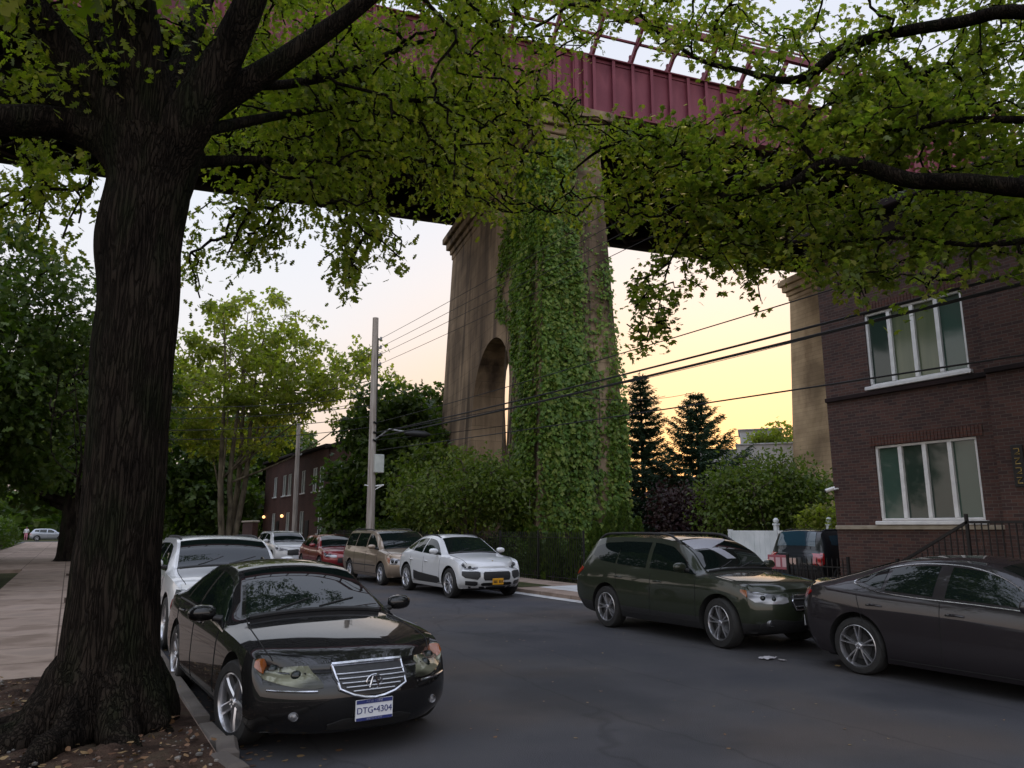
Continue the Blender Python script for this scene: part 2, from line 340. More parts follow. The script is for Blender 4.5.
def leaves_mesh(name, pos, dirs, nrm, size, shape):
    V, FS = LEAF[shape]; n = len(pos)
    pos = np.asarray(pos, float); d = np.asarray(dirs, float); nr = np.asarray(nrm, float); size = np.asarray(size, float)
    d /= np.linalg.norm(d, axis=1, keepdims=True)+1e-9
    x = np.cross(d, nr); x /= np.linalg.norm(x, axis=1, keepdims=True)+1e-9
    z = np.cross(x, d)
    P = pos[:,None,:] + size[:,None,None]*(V[None,:,0:1]*x[:,None,:] + V[None,:,1:2]*d[:,None,:] + V[None,:,2:3]*z[:,None,:])
    nv = len(V); me = bpy.data.meshes.new(name)
    me.vertices.add(n*nv); me.vertices.foreach_set('co', P.reshape(-1))
    loop = np.concatenate([np.array(f) for f in FS]); nl = len(loop)
    idx = (np.arange(n)[:,None]*nv + loop[None,:]).reshape(-1)
    me.loops.add(n*nl); me.loops.foreach_set('vertex_index', idx.astype(np.int32))
    tot = np.tile([len(f) for f in FS], n); st = np.concatenate([[0], np.cumsum(tot)[:-1]])
    me.polygons.add(n*len(FS)); me.polygons.foreach_set('loop_start', st.astype(np.int32)); me.polygons.foreach_set('loop_total', tot.astype(np.int32))
    me.update(calc_edges=True); me.validate(); return me
class Leaves:
    def __init__(s): s.p = []; s.d = []; s.n = []; s.z = []
    def add(s, p, d, n, z): s.p.append(tuple(p)); s.d.append(tuple(d)); s.n.append(tuple(n)); s.z.append(z)
    def build(s, name, mat, parent, shape): return link(name, leaves_mesh(name, s.p, s.d, s.n, s.z, shape), mat, parent)
def rv(k=1.0): return Vector((random.gauss(0,k), random.gauss(0,k), random.gauss(0,k)))
def spray(L, tip, direction, n, length, size, droop=0.5):
    "a leafy twig: leaves set alternately along it"
    dv = direction.normalized()
    for i in range(n):
        t = (i+0.5)/n
        p = tip - dv*length*(1-t) + Vector((0,0,-droop*length*t*t*0.4)) + rv(length*0.10)
        side = dv.cross(Vector((0,0,1)))
        side = side.normalized() if side.length > .1 else Vector((1,0,0))
        ld = dv*0.5 + side*(1 if i % 2 else -1)*random.uniform(.3,1.1) + rv(.35) + Vector((0,0,-droop*random.uniform(.1,1)))
        L.add(p, ld, Vector((0,0,1)) + rv(.45), size*random.uniform(.7,1.25))
def clump(L, c, r, n, size, flat=0.7, up=0.6):
    for i in range(n):
        q = rv(); q = q.normalized()*r*random.random()**0.4; q.z *= flat
        o = q.normalized() if q.length > 1e-4 else Vector((0,0,1))
        L.add(c+q, rv(.8)+o*.6+Vector((0,0,-.4)), o*.7+Vector((0,0,up))+rv(.5), size*random.uniform(.6,1.3))

# ------------------------------------------------------------------ trees
def wobble(a, b, n, amp):
    a, b = Vector(a), Vector(b); pts = [a.lerp(b, i/n) for i in range(n+1)]
    for i in range(1, n): pts[i] += rv(amp)
    return pts
def smooth_path(pts, rs, sub=6):
    "Catmull-Rom through points"
    P = [Vector(p) for p in pts]; out = []; ro = []
    for i in range(len(P)-1):
        p0, p1, p2, p3 = P[max(i-1,0)], P[i], P[i+1], P[min(i+2, len(P)-1)]
        for k in range(sub):
            t = k/sub
            out.append(0.5*((2*p1)+(p2-p0)*t+(2*p0-5*p1+4*p2-p3)*t*t+(3*p1-p0-3*p2+p3)*t**3)); ro.append(rs[i]+(rs[i+1]-rs[i])*t)
    out.append(P[-1]); ro.append(rs[-1]); return out, ro
def attach(mb, nodes, targets, rmin=0.006, k=0.0045, sag=0.15, n=5):
    """joins every target (a leafy twig's end) to the growing wood by its nearest point"""
    cap = len(nodes)+3*len(targets)+5
    pos = np.zeros((cap,3)); par = [-1]*cap; cnt = len(nodes)
    for i, p in enumerate(nodes): pos[i] = p
    base = cnt
    T = np.array([tuple(t) for t in targets])
    d0 = np.array([np.min(np.sum((pos[:base]-t)**2, axis=1)) for t in T])
    w8 = np.zeros(cap); root_d = np.zeros(cap); segs = []
    for ti in np.argsort(d0):
        t = T[ti]; dd = np.sqrt(np.sum((pos[:cnt]-t)**2, axis=1)) + 0.25*root_d[:cnt]
        j = int(np.argmin(dd)); a = Vector(pos[j]); b = Vector(t); L = (b-a).length
        ids = [j]
        for q in (1/3, 2/3, 1.0):
            p = a.lerp(b, q) + (rv(L*0.07) if q < 1 else Vector()) + Vector((0,0, L*sag*math.sin(math.pi*q)))
            pos[cnt] = p; par[cnt] = ids[-1]; root_d[cnt] = root_d[ids[-1]] + L/3; ids.append(cnt); cnt += 1
        segs.append(ids)
        q = ids[-1]
        while q >= base and q != -1: w8[q] += 1; q = par[q]
    for ids in segs:
        pts = [Vector(pos[i]) for i in ids]; rs = [rmin + k*math.sqrt(w8[i]) if i >= base else 0 for i in ids]
        rs[0] = max(rs[1]*1.15, rs[0])
        mb.tube(pts, rs, n, cap=False)
    return [(Vector(pos[ids[-1]]), (Vector(pos[ids[-1]])-Vector(pos[ids[-2]])).normalized()) for ids in segs]
def make_tree(name, label, cat, base, height, crown, trunk_r, leaf, bark, nclump, per, size, shape='tuft', group=None, fork=0.3, lean=(0,0), stems=1, crad=0.9, hollow=0.35, limbs=7, flat=0.8, seed=1):
    "crown: list of ellipsoids (dx, dy, z, rx, ry, rz) relative to the base"
    random.seed(seed); b = Vector(base)
    root = empty(name, b, 0, label, cat, group)
    mb = MB(); nodes = []
    tops = []
    for s in range(stems):
        off = Vector((random.uniform(-.5,.5), random.uniform(-.5,.5), 0))*(trunk_r*2.2 if stems > 1 else 0)
        ln = Vector((lean[0], lean[1], 0)) + off*2.2
        pts = [off, off+Vector((0,0,.3)), off+Vector((0,0,height*fork*.5))+ln*.3+rv(.05), off+Vector((0,0,height*fork))+ln*.7+rv(.08), off+Vector((0,0,height*.62))+ln*1.2+rv(.25), off+Vector((0,0,height*.85))+ln*1.4+rv(.4)]
        rr = trunk_r/ (1 if stems == 1 else math.sqrt(stems)*.8)
        P, R = smooth_path(pts, [rr*1.5, rr*1.1, rr, rr*.85, rr*.45, rr*.12], 5)
        mb.tube(P, R, 12); nodes += [p for p in P if p.z > height*fork*.8]
        for k in range(max(1, limbs//stems)):
            e = random.choice(crown); a = random.uniform(0, 2*math.pi)
            tip = Vector((e[0]+math.cos(a)*e[3]*.75, e[1]+math.sin(a)*e[4]*.75, e[2]+random.uniform(-.4,.7)*e[5]))
            st = P[random.randint(int(len(P)*.45), int(len(P)*.8))]
            mid = st.lerp(tip, .5)+Vector((0,0,-.05*(tip-st).length))+rv(.2)
            Q, RQ = smooth_path([st, mid, tip], [rr*.42, rr*.24, .015], 5)
            mb.tube(Q, RQ, 7); nodes += Q[2:]
    C = []
    tv = [e[3]*e[4]*e[5] for e in crown]
    while len(C) < nclump:
        e = random.choices(crown, tv)[0]; q = rv().normalized()*(hollow+(1-hollow)*random.random()**.6)
        C.append(Vector((e[0]+q.x*e[3], e[1]+q.y*e[4], e[2]+q.z*e[5])))
    ends = attach(mb, nodes, C, 0.012, 0.008, 0.1, 4)
    mb.build('trunk', bark, root)
    L = Leaves()
    for c in C: clump(L, c, crad*random.uniform(.6,1.25), int(per*random.uniform(.6,1.4)), size, flat)
    L.build('crown', leaf, root, shape)
    return root

# ================================================================== THE SETTING: ground, road, pavements
def sheet(name, x0, x1, y0, y1, z, mat, nx=1, ny=1, kind='structure'):
    mb = MB(); mb.grid([[(x0+(x1-x0)*i/nx, y0+(y1-y0)*j/ny, z) for j in range(ny+1)] for i in range(nx+1)])
    return tag(mb.build(name, mat), kind=kind)
def concrete(name, c1, c2, c3, slab=(1.5,1.4)):
    m = noisy(name, c1, c2, 1.3, 0.9, bump=0.25, bscale=25, c3=c3, bdist=0.01, spec=0.25); t = m.node_tree; b = t.nodes['Principled BSDF']
    old = b.inputs['Base Color'].links[0].from_socket
    tc = t.nodes.new('ShaderNodeTexCoord'); br = t.nodes.new('ShaderNodeTexBrick'); br.offset = 0
    br.inputs['Scale'].default_value = 1; br.inputs['Brick Width'].default_value = slab[0]; br.inputs['Row Height'].default_value = slab[1]; br.inputs['Mortar Size'].default_value = 0.012
    br.inputs['Color1'].default_value = (1,1,1,1); br.inputs['Color2'].default_value = (0.78,0.76,0.74,1); br.inputs['Mortar'].default_value = (0.25,0.22,0.2,1)
    t.links.new(tc.outputs['Object'], br.inputs['Vector'])
    mu = t.nodes.new('ShaderNodeMixRGB'); mu.blend_type = 'MULTIPLY'; mu.inputs[0].default_value = 1
    t.links.new(old, mu.inputs[1]); t.links.new(br.outputs['Color'], mu.inputs[2]); t.links.new(mu.outputs[0], b.inputs['Base Color'])
    return m
M['concrete'] = concrete('pavement_concrete', (0.21,0.155,0.12), (0.32,0.245,0.195), (0.265,0.205,0.165))
M['concrete_light'] = concrete('new_concrete', (0.40,0.40,0.40), (0.52,0.52,0.51), (0.45,0.45,0.44), (1.7,3.0))
M['kerb'] = concrete('kerb_concrete', (0.11,0.095,0.085), (0.19,0.168,0.147), (0.15,0.133,0.12), (3,2.4))
def asphalt():
    m = noisy('asphalt', (0.040,0.040,0.043), (0.062,0.060,0.062), 0.5, 0.88, bump=0.5, bscale=90, bdist=0.008, c3=(0.050,0.050,0.054), spec=0.35)
    t = m.node_tree; b = t.nodes['Principled BSDF']; old = b.inputs['Base Color'].links[0].from_socket
    tc = t.nodes.new('ShaderNodeTexCoord')
    n = t.nodes.new('ShaderNodeTexNoise'); n.inputs['Scale'].default_value = 140; n.inputs['Detail'].default_value = 2; t.links.new(tc.outputs['Object'], n.inputs[0])
    mu = t.nodes.new('ShaderNodeMixRGB'); mu.blend_type = 'MULTIPLY'; mu.inputs[0].default_value = 1; t.links.new(old, mu.inputs[1])
    t.links.new(ramp(t, [(0.3, (0.55,0.55,0.55)), (0.7, (1.5,1.48,1.45))], n.outputs[0]), mu.inputs[2])
    # long tar-sealed cracks
    mp = t.nodes.new('ShaderNodeMapping'); mp.inputs['Scale'].default_value = (0.5, 0.13, 1); t.links.new(tc.outputs['Object'], mp.inputs[0])
    n2 = t.nodes.new('ShaderNodeTexNoise'); n2.inputs['Scale'].default_value = 2; t.links.new(tc.outputs['Object'], n2.inputs[0])
    ad = t.nodes.new('ShaderNodeMixRGB'); ad.blend_type = 'ADD'; ad.inputs[0].default_value = 0.12; t.links.new(mp.outputs[0], ad.inputs[1]); t.links.new(n2.outputs['Color'], ad.inputs[2])
    vo = t.nodes.new('ShaderNodeTexVoronoi'); vo.feature = 'DISTANCE_TO_EDGE'; vo.inputs['Scale'].default_value = 1.0; t.links.new(ad.outputs[0], vo.inputs['Vector'])
    m2 = t.nodes.new('ShaderNodeMixRGB'); m2.blend_type = 'MULTIPLY'; m2.inputs[0].default_value = 1; t.links.new(mu.outputs[0], m2.inputs[1])
    t.links.new(ramp(t, [(0.0, (0.72,0.72,0.72)), (0.012, (1,1,1))], vo.outputs['Distance']), m2.inputs[2])
    # large brown-grey worn areas
    n3 = t.nodes.new('ShaderNodeTexNoise'); n3.inputs['Scale'].default_value = 0.35; n3.inputs['Detail'].default_value = 7; t.links.new(tc.outputs['Object'], n3.inputs[0])
    m3 = t.nodes.new('ShaderNodeMixRGB'); m3.blend_type = 'MULTIPLY'; m3.inputs[0].default_value = 1; t.links.new(m2.outputs[0], m3.inputs[1])
    t.links.new(ramp(t, [(0.36, (0.80,0.82,0.92)), (0.5, (1.0,1.0,1.04)), (0.64, (1.18,1.03,0.93))], n3.outputs[0]), m3.inputs[2])
    t.links.new(m3.outputs[0], b.inputs['Base Color']); return m
M['asphalt'] = asphalt()
M['soil'] = noisy('pit_soil', (0.024,0.015,0.011), (0.06,0.037,0.027), 4, 0.95, bump=1.0, bscale=30, c3=(0.06,0.045,0.03), bdist=0.03, spec=0.1)
M['turf'] = noisy('rough_ground', (0.03,0.035,0.014), (0.06,0.06,0.028), 2, 0.95, bump=0.6, bscale=20, spec=0.1)
KL, KR = 1.24, 10.55
sheet('ground', -500, 500, -120, 900, -0.01, M['turf'])
sheet('road', KL-0.02, KR+0.02, -30, 128, 0.0, M['asphalt'])
sheet('cross_road', -120, 150, 104, 116, 0.004, M['asphalt'])
def slab(name, x0, x1, y0, y1, z, mat):
    mb = MB(); mb.box(((x0+x1)/2, (y0+y1)/2, z/2-0.02), (x1-x0, y1-y0, z+0.04)); return tag(mb.build(name, mat, smooth=False), kind='structure')
slab('pavement', -1.45, KL-0.15, -20, 103.5, 0.13, M['concrete'])
slab('pavement', KR+0.15, 13.1, -20, 103.5, 0.13, M['concrete'])
def kerb(x0, x1, y0, y1):
    mb = MB(); y = y0; 
    while y < y1:
        y2 = min(y+2.4, y1); mb.box(((x0+x1)/2+random.uniform(-.008,.008), (y+y2)/2, 0.045+random.uniform(-.004,.004)), (x1-x0-.004, y2-y-.012, 0.19), bev=0.02); y = y2
    return tag(mb.build('kerb', M['kerb'], smooth=False), kind='structure')
slab('pavement', -4.2, -1.45, 36, 103.5, 0.128, M['concrete']); kerb(KL-0.15, KL, 7.4, 103); kerb(KR, KR+0.15, -20, 14.2); kerb(KR, KR+0.15, 18.1, 103)
mb = MB()      # broken kerb pieces by the big tree
for (x, y, a, l) in ((1.17,6.9,.05,.5),(1.2,6.35,-.14,.42),(1.12,5.9,.2,.4),(1.15,5.4,.0,.5),(1.16,4.7,.06,.7),(1.16,3.8,-.04,.9)):
    mb.box((x, y, 0.04+random.uniform(-.02,.02)), (0.16, l, 0.19), rz=a, bev=0.03)
tag(mb.build('broken_kerb', M['kerb'], smooth=False), kind='structure')
# driveway apron crossing the right pavement
mb = MB(); mb.grid([[(x, y, z) for y in (14.25, 18.05)] for x, z in ((KR-.01,0.012),(KR+.16,0.045),(11.5,0.134),(13.1,0.135),(15.6,0.12),(22,0.10))])
tag(mb.build('driveway_apron', M['concrete_light'], smooth=False), kind='structure')
sheet('yard', 13.1, 60, -20, 103, 0.08, M['turf'])
sheet('driveway', 13.1, 24, 11.5, 15.2, 0.11, M['concrete'])
# earth round the big tree
def soil_patch(name, x0, x1, y0, y1, z, amp, n=0.06):
    nx, ny = int((x1-x0)/n), int((y1-y0)/n); mb = MB(); from mathutils import noise
    P = []
    for i in range(nx+1):
        r = []
        for j in range(ny+1):
            x, y = x0+(x1-x0)*i/nx, y0+(y1-y0)*j/ny
            e = min(i, nx-i, j, ny-j)/6.0; e = min(1, e)
            r.append((x, y, z + e*amp*(0.5+noise.fractal(Vector((x*2.2, y*2.2, 3)), 0.6, 2, 5)) ))
        P.append(r)
    mb.grid(P); return tag(mb.build(name, M['soil'], angle=180), kind='structure')
soil_patch('tree_pit_soil', -0.75, KL-0.16, 2.6, 10.1, 0.135, 0.06)
for y in (20.2, 31.0, 43.8, 60):
    sheet('tree_pit_soil', 0.05, 1.05, y-.7, y+.7, 0.137, M['soil'])

# ================================================================== the viaduct: bridge and piers
BO = Vector((1.51*cY+30*sY, -1.51*sY+30*cY, 0)); BR = rad(-11)
PH = 20.2
def pier_mesh():
    k, kb = 0.045, 0.02; mb = MB()
    def ring(z):
        a, c = k*(PH-z), kb*(PH-z); return [(-a, -c*1.6, z), (2.5+a, -c*1.6, z), (2.5+a, 15.7+c, z), (-a, 15.7+c, z)]
    for z in (-0.5, 6, 12, PH-1.7): mb.v.extend(ring(z))
    mb.f = [(3,2,1,0), (12,13,14,15)]; mb.m = [0,0]
    for r in range(3):
        for i in range(4): j = (i+1)%4; mb.f.append((r*4+i, r*4+j, r*4+4+j, r*4+4+i)); mb.m.append(0)
    def prism(y0, y1, zs, x0, x1):
        c = MB(); yc, R = (y0+y1)/2, (y1-y0)/2
        pr = [(y0,-2),(y1,-2)]+[(yc+R*math.cos(math.pi*i/20), zs+R*math.sin(math.pi*i/20)) for i in range(21)]
        n = len(pr); c.v = [(x0,y,z) for y,z in pr]+[(x1,y,z) for y,z in pr]
        c.f = [tuple(range(n)), tuple(range(2*n-1,n-1,-1))]+[(i,(i+1)%n,n+(i+1)%n,n+i) for i in range(n)]; c.m = [0]*len(c.f)
        return c.mesh('arch_cut', smooth=False)
    return boolean(mb.mesh('pier_wall', smooth=False), M['stone'], [prism(3.4,9.2,8.1,-6,9), prism(3.1,14.4,8.6,1.1,9)])
pw = pier_mesh()
def cornice_mesh():
    c = MB()
    for z0, z1, pr in ((PH-1.7,PH-1.35,.12),(PH-1.348,PH-1.0,.22),(PH-.998,PH-.55,.42),(PH-.548,PH-.15,.62),(PH-.148,PH,.50)):
        c.box((1.25, 7.85, (z0+z1)/2), (2.5+2*pr, 15.7+2*pr, z1-z0), bev=.04)
    return c.mesh('cornice', smooth=False)
cm = cornice_mesh()
def pier(x, label, pw=pw, cm=cm):
    r = empty('viaduct_pier', BO + Vector((math.cos(BR)*x, math.sin(BR)*x, 0)), BR, label, 'bridge pier', 'stone piers of the viaduct')
    a = bpy.data.objects.new('pier_wall', pw); COL.objects.link(a); a.parent = r
    b = bpy.data.objects.new('cornice', cm); COL.objects.link(b); b.parent = r
    for y in (.6, 5.4, 10.3, 15.1): bb = MB(); bb.box((1.25, y, PH+.24), (1.3, .8, .48), bev=.05); bb.build('bearing', M['bridge_dark'], r, smooth=False)
    return r
pw.materials.clear(); pw.materials.append(M['stone']); cm.materials.append(M['stone'])
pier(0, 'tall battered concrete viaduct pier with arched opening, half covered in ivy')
M['stone_sunlit'] = noisy('sunlit_pier_concrete', (0.34,0.25,0.155), (0.47,0.36,0.23), 0.8, 0.9, bump=0.5, bscale=5, stretch=(1,1,0.4), c3=(0.40,0.305,0.19), bdist=0.04, spec=0.2); add_blocks(M['stone_sunlit'], 4.0, .30, .75, .03)  # same pier stone, with warm sunset light put into a paler colour
pw2, cm2 = pw.copy(), cm.copy(); pw2.materials[0] = M['stone_sunlit']; cm2.materials[0] = M['stone_sunlit']
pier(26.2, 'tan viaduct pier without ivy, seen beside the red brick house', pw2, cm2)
br = empty('railway_bridge', BO, BR, 'maroon steel plate girder railway bridge carried high over the street on piers', 'bridge')
GB, GT = PH+.48, PH+3.4
X0, X1 = -64.0, 112.0
def girder(y, mat, dirn):
    mb = MB(); L = X1-X0; xc = (X0+X1)/2
    mb.box((xc, y, (GB+GT)/2), (L, .04, GT-GB-.1))
    mb.box((xc, y, GB+.03), (L, .5, .06)); mb.box((xc, y, GT-.03), (L, .5, .06))
    mb.box((xc, y+dirn*.045, GB+.14), (L, .05, .16)); mb.box((xc, y+dirn*.045, GT-.14), (L, .05, .16))
    x = X0
    while x < X1:
        dx = (x % 24.6); big = dx < .5 or dx > 24.1
        mb.box((x, y+dirn*.11, (GB+GT)/2), (.05, .18, GT-GB-.13)); mb.box((x, y+dirn*.2, (GB+GT)/2), (.16, .02, GT-GB-.13))
        x += 1.025
    for s in range(-3, 5):
        for o in (-.9, -.45, .45, .9): 
            if X0 < s*24.6+1.25+o < X1: mb.box((s*24.6+1.25+o, y+dirn*.13, (GB+GT)/2), (.2, .24, GT-GB-.135))
    return mb.build('plate_girder', mat, br, smooth=False)
girder(.6, M['bridge'], -1); girder(15.1, M['bridge_dark'], 1); girder(5.4, M['bridge_dark'], 1); girder(10.3, M['bridge_dark'], -1)  # far and inner girders coloured dark to carry the underside's shade
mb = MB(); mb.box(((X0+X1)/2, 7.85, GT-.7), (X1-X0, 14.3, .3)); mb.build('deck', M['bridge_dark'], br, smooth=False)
mb = MB(); mb.box((0, 7.85, GB+1.3), (.03, 14.4, 1.3)); mb.box((0, 7.85, GB+.63), (.3, 14.4, .05)); mb.box((0, 7.85, GB+1.97), (.3, 14.4, .05))
fb = mb.build('floor_beam', M['bridge_dark'], br, smooth=False)
for i in range(44):
    o = fb if i == 0 else fb.copy()
    if i: COL.objects.link(o); o.parent = br
    o.location.x = X0+2+4.1*i*0.97
mb = MB()
x = X0
while x < X1-4.5:                                              # lattice of lateral bracing under the floor
    for y0, y1 in ((.7,5.3),(5.5,10.2),(10.4,15.0)):
        mb.obox((x, y0, GB+.22), (x+4, y1, GB+.22), .12, .10); mb.obox((x, y1, GB+.36), (x+4, y0, GB+.36), .12, .10)
    x += 4.0
mb.build('lateral_bracing', M['bridge_dark'], br, smooth=False).data.materials[0] = noisy('bracing_steel', (0.022,0.011,0.011), (0.042,0.019,0.019), 1, .8)  # bracing colour darkened for the shade under the floor
mb = MB()
for yy in (2.3, 3.4, 7.0, 8.6, 12.2, 13.4): mb.box(((X0+X1)/2, yy, GB+2.2), (X1-X0, .25, .5))
mb.build('stringer', M['bridge_dark'], br, smooth=False)
mb = MB(); mb.obox((0,.6,GT+.02), (0,-.75,GT+1.25), .14, .22); mb.box((0,.55,GT+.25), (.12,.12,.55)); mb.obox((0,1.6,GT+.05), (0,-.6,GT+.62), .10, .12)
bk = mb.build('outrigger_bracket', M['bridge'], br, smooth=False)
for i in range(84):
    o = bk if i == 0 else bk.copy()
    if i: COL.objects.link(o); o.parent = br
    o.location.x = X0+1+2.05*i
mb = MB()
for y, z, a, b in ((-.75,GT+1.42,.22,.32),(-.60,GT+1.95,.07,.07),(-.5,GT+2.25,.06,.06),(-.1,GT+.72,.10,.10)): mb.box(((X0+X1)/2, y, z), (X1-X0, a, b))
x = X0
while x < X1: mb.box((x, -.55, GT+1.9), (.06,.06,.75)); x += 2.05
mb.build('walkway_rail', M['bridge'], br, smooth=False)

# ivy on the pier: near end face, near part of the long face
random.seed(11)
iv = empty('climbing_ivy', BO, BR, 'thick green ivy climbing the near end and side of the arched pier', 'climbing plant')
from mathutils import noise as NZ
L = Leaves(); k, kb = 0.045, 0.032
def bump(a, z): return max(0, 0.5+NZ.fractal(Vector((a*1.0, z*.13, 4.2)), .7, 2, 4))
cnt = 0
while cnt < 36000:
    z = random.uniform(0.1, PH-1.6)
    if random.random() < 0.56:                                 # long face, x = -k(PH-z)
        y = random.uniform(-.5, 5.6)
        lim = 2.1 if z < 8 else (2.1+.5*(z-8)+max(0, z-10.9)*1.5 if z < 12.5 else 6.7-(z-12.5)*.36)
        lim += .35*NZ.noise(Vector((3, z*.7, 1)))
        if 8.0 < z < 11.2 and y > 3.3 and (y-6.3)**2+(z-8.1)**2 < 2.95**2: continue
        if y > 3.2 and random.random() < .55-.8*NZ.noise(Vector((y*.9, z*.5, 9))): continue
        if y > lim: continue
        b = bump(y, z); dark = abs(y-.2-.12*math.sin(z*.6))
        if random.random() > (0.22+1.2*b): continue
        off = .04 + .55*b*random.random() * (1.1 if z < 14 else .6) * (1 if y < 2.2 else .35)
        if dark < .16 and random.random() < .6: continue
        p = Vector((-k*(PH-z)-off, y-.0, z)); nn = Vector((-1,0,0))
    else:
        wx = k*(PH-z); x = random.uniform(-wx, 2.5+wx); u = (x+wx)/(2.5+2*wx)
        b = bump(x+20, z)
        keep = 0.20+1.2*b
        if z > 7 and u > .52+.1*NZ.noise(Vector((1,z*.5,2))): keep *= .28*(1 if z < 13 else .35)
        if z <= 7 and .55 < u < .75: keep *= .45
        if z > 14: keep *= .5
        if random.random() > keep: continue
        off = .04+.5*b*random.random()
        p = Vector((x, -kb*(PH-z)-off, z)); nn = Vector((0,-1,0))
    L.add(p, Vector((0,0,-1))+nn*.35+rv(.35), nn+Vector((0,0,.5))+rv(.45), random.choice((.08,.11,.15,.21))*random.uniform(.8,1.15)); cnt += 1
L.build('foliage', M['ivy_leaf'], iv, 'maple')
mb = MB()
for i in range(26):
    if i % 2: y = random.uniform(.1,4); q = [(-k*(PH-z)-.03, y+.3*math.sin(z*.5+i), z) for z in np.linspace(.1, random.uniform(9,15), 12)]
    else: x = random.uniform(.1,2.2); q = [(x+.2*math.sin(z*.6+i), -kb*(PH-z)-.03, z) for z in np.linspace(.1, random.uniform(9,18), 12)]
    mb.tube(q, [.05-.04*j/11 for j in range(12)], 5)
mb.build('stem', M['bark_young'], iv)

# ================================================================== red brick house on the right
def atX(u, v, X):
    p = pix(u, v, 1.0); t = X/p.x; return (p.y*t, (p.z-H)*t+H)
def wall_holes(mb, X, y0, y1, z0, z1, holes, depth=.14, mi=0):
    "wall in the plane x = X facing -x, with openings and their reveals"
    ys = sorted({y0, y1, *[h[0] for h in holes], *[h[1] for h in holes]}); zs = sorted({z0, z1, *[h[2] for h in holes], *[h[3] for h in holes]})
    for a, b in zip(ys, ys[1:]):
        for c, d in zip(zs, zs[1:]):
            ym, zm = (a+b)/2, (c+d)/2
            if any(h[0] < ym < h[1] and h[2] < zm < h[3] for h in holes): continue
            mb.add([(X,a,c),(X,b,c),(X,b,d),(X,a,d)], [(0,1,2,3)], mi)
    for (a,b,c,d) in holes:
        q = [(a,c),(b,c),(b,d),(a,d)]
        for i in range(4):
            (ya,za),(yb,zb) = q[i], q[(i+1)%4]
            mb.add([(X,ya,za),(X,yb,zb),(X+depth,yb,zb),(X+depth,ya,za)], [(0,1,2,3)], mi)
def casement(parent, X, hole, n, panes, tint=None):
    "white casement window: frame with n lights, one mesh of panes, sill"
    a,b,c,d = hole; fr = MB(); t = .055
    xc = X+.085
    fr.box((xc, (a+b)/2, c+t/2), (.09, b-a-.004, t), bev=.008); fr.box((xc, (a+b)/2, d-t/2), (.09, b-a-.004, t), bev=.008)
    for i in range(n+1):
        y = a+t/2+(b-a-t)*i/n; fr.box((xc-.004, y, (c+d)/2), (.09, t if i in (0,n) else .085, d-c-2*t-.002), bev=.008)
    f = fr.build('window', M['win_white'], parent, smooth=False)
    pm = MB()
    for i in range(n):
        ya = a+t/2+(b-a-t)*i/n; yb = a+t/2+(b-a-t)*(i+1)/n
        pm.add([(xc+.02,ya,c+t/2),(xc+.02,yb,c+t/2),(xc+.02,yb,d-t/2),(xc+.02,ya,d-t/2)], [(0,1,2,3)], panes[i % len(panes)])
    g = pm.build('pane', [M['pane'], M['pane_dark'], M['pane_curtain']], f, smooth=False)
    s = MB(); s.box((X-.02, (a+b)/2, c-.045), (.16, b-a+.14, .085), bev=.012)
    s.build('sill', M['win_white'], f, smooth=False)
    return f
HX = 15.5
HY = atX(838, 540, HX)[0]
house = empty('brick_house', (0,0,0), 0, 'two storey dark red brick house with white four light casement windows', 'house')
def hole(u0, u1, v0, v1):      # corner pixels of a window
    ya = atX(u1, v1, HX)[0]; yb = atX(u0, v1, HX)[0]
    z0 = (atX(u0, v1, HX)[1]+atX(u1, v1, HX)[1])/2; return [ya, yb, z0]
a1 = hole(881, 986, 0, 521); h1 = (a1[0], a1[1], atX(883,521,HX)[1], atX(877,446,HX)[1])
a2 = hole(870, 970, 0, 381); h2 = (atX(970,372,HX)[0], atX(870,387,HX)[0], atX(870,387,HX)[1], atX(866,314,HX)[1])
h3 = (2.2, 4.4, h1[2]+.2, h1[3]); h4 = (1.2, 5.0, h2[2], h2[3])
bay_y = atX(1004, 450, HX)[0]
mb = MB(); RT = 8.75
wall_holes(mb, HX, bay_y, HY, -.1, RT, [h1, h2])
mb.add([(HX,HY,-.1),(HX+12,HY,-.1),(HX+12,HY,RT),(HX,HY,RT)], [(0,1,2,3)])
mb.add([(HX,-8,-.1),(HX+12,-8,-.1),(HX+12,-8,RT),(HX,-8,RT)], [(0,1,2,3)])
mb.add([(HX+12,-8,-.1),(HX+12,HY,-.1),(HX+12,HY,RT),(HX+12,-8,RT)], [(0,1,2,3)])
BX = HX-.32
wall_holes(mb, BX, -8, bay_y, -.1, RT, [h4])
mb.add([(BX,bay_y,-.1),(HX,bay_y,-.1),(HX,bay_y,RT),(BX,bay_y,RT)], [(0,1,2,3)])
mb.build('wall', M['brick'], house, smooth=False)
casement(house, HX, h1, 4, [0,1,1,0]); casement(house, HX, h2, 4, [0,2,2,1]); casement(house, BX, h4, 4, [0,2,0,1])
mb = MB(); mb.box((HX+5.7, (HY-8)/2, RT+.1), (12.6, HY+8+.5, .2), bev=.03); mb.box((HX-.14, (HY+bay_y)/2, RT-.25), (.24, HY-bay_y+.2, .48), bev=.05)
mb.box((BX-.10, (-8+bay_y)/2, RT-.25), (.16, bay_y+8, .5), bev=.05)
mb.build('roof', M['bridge_dark'], house, smooth=False)
mb = MB()
zb1 = atX(841, 527, HX)[1]-.04
mb.box((HX-.025, (HY+bay_y)/2, h1[2]-.14), (.07, HY-bay_y-.01, .09), bev=.01)
mb.build('stone_band', M['band_stone'], house, smooth=False)
mb = MB()
for z in (h2[2]-.16,): 
    mb.box((HX-.03, (HY+bay_y)/2, z), (.09, HY-bay_y-.01, .10), bev=.01); mb.box((BX-.03, (bay_y-8)/2, z), (.09, bay_y+8-.01, .10), bev=.01)
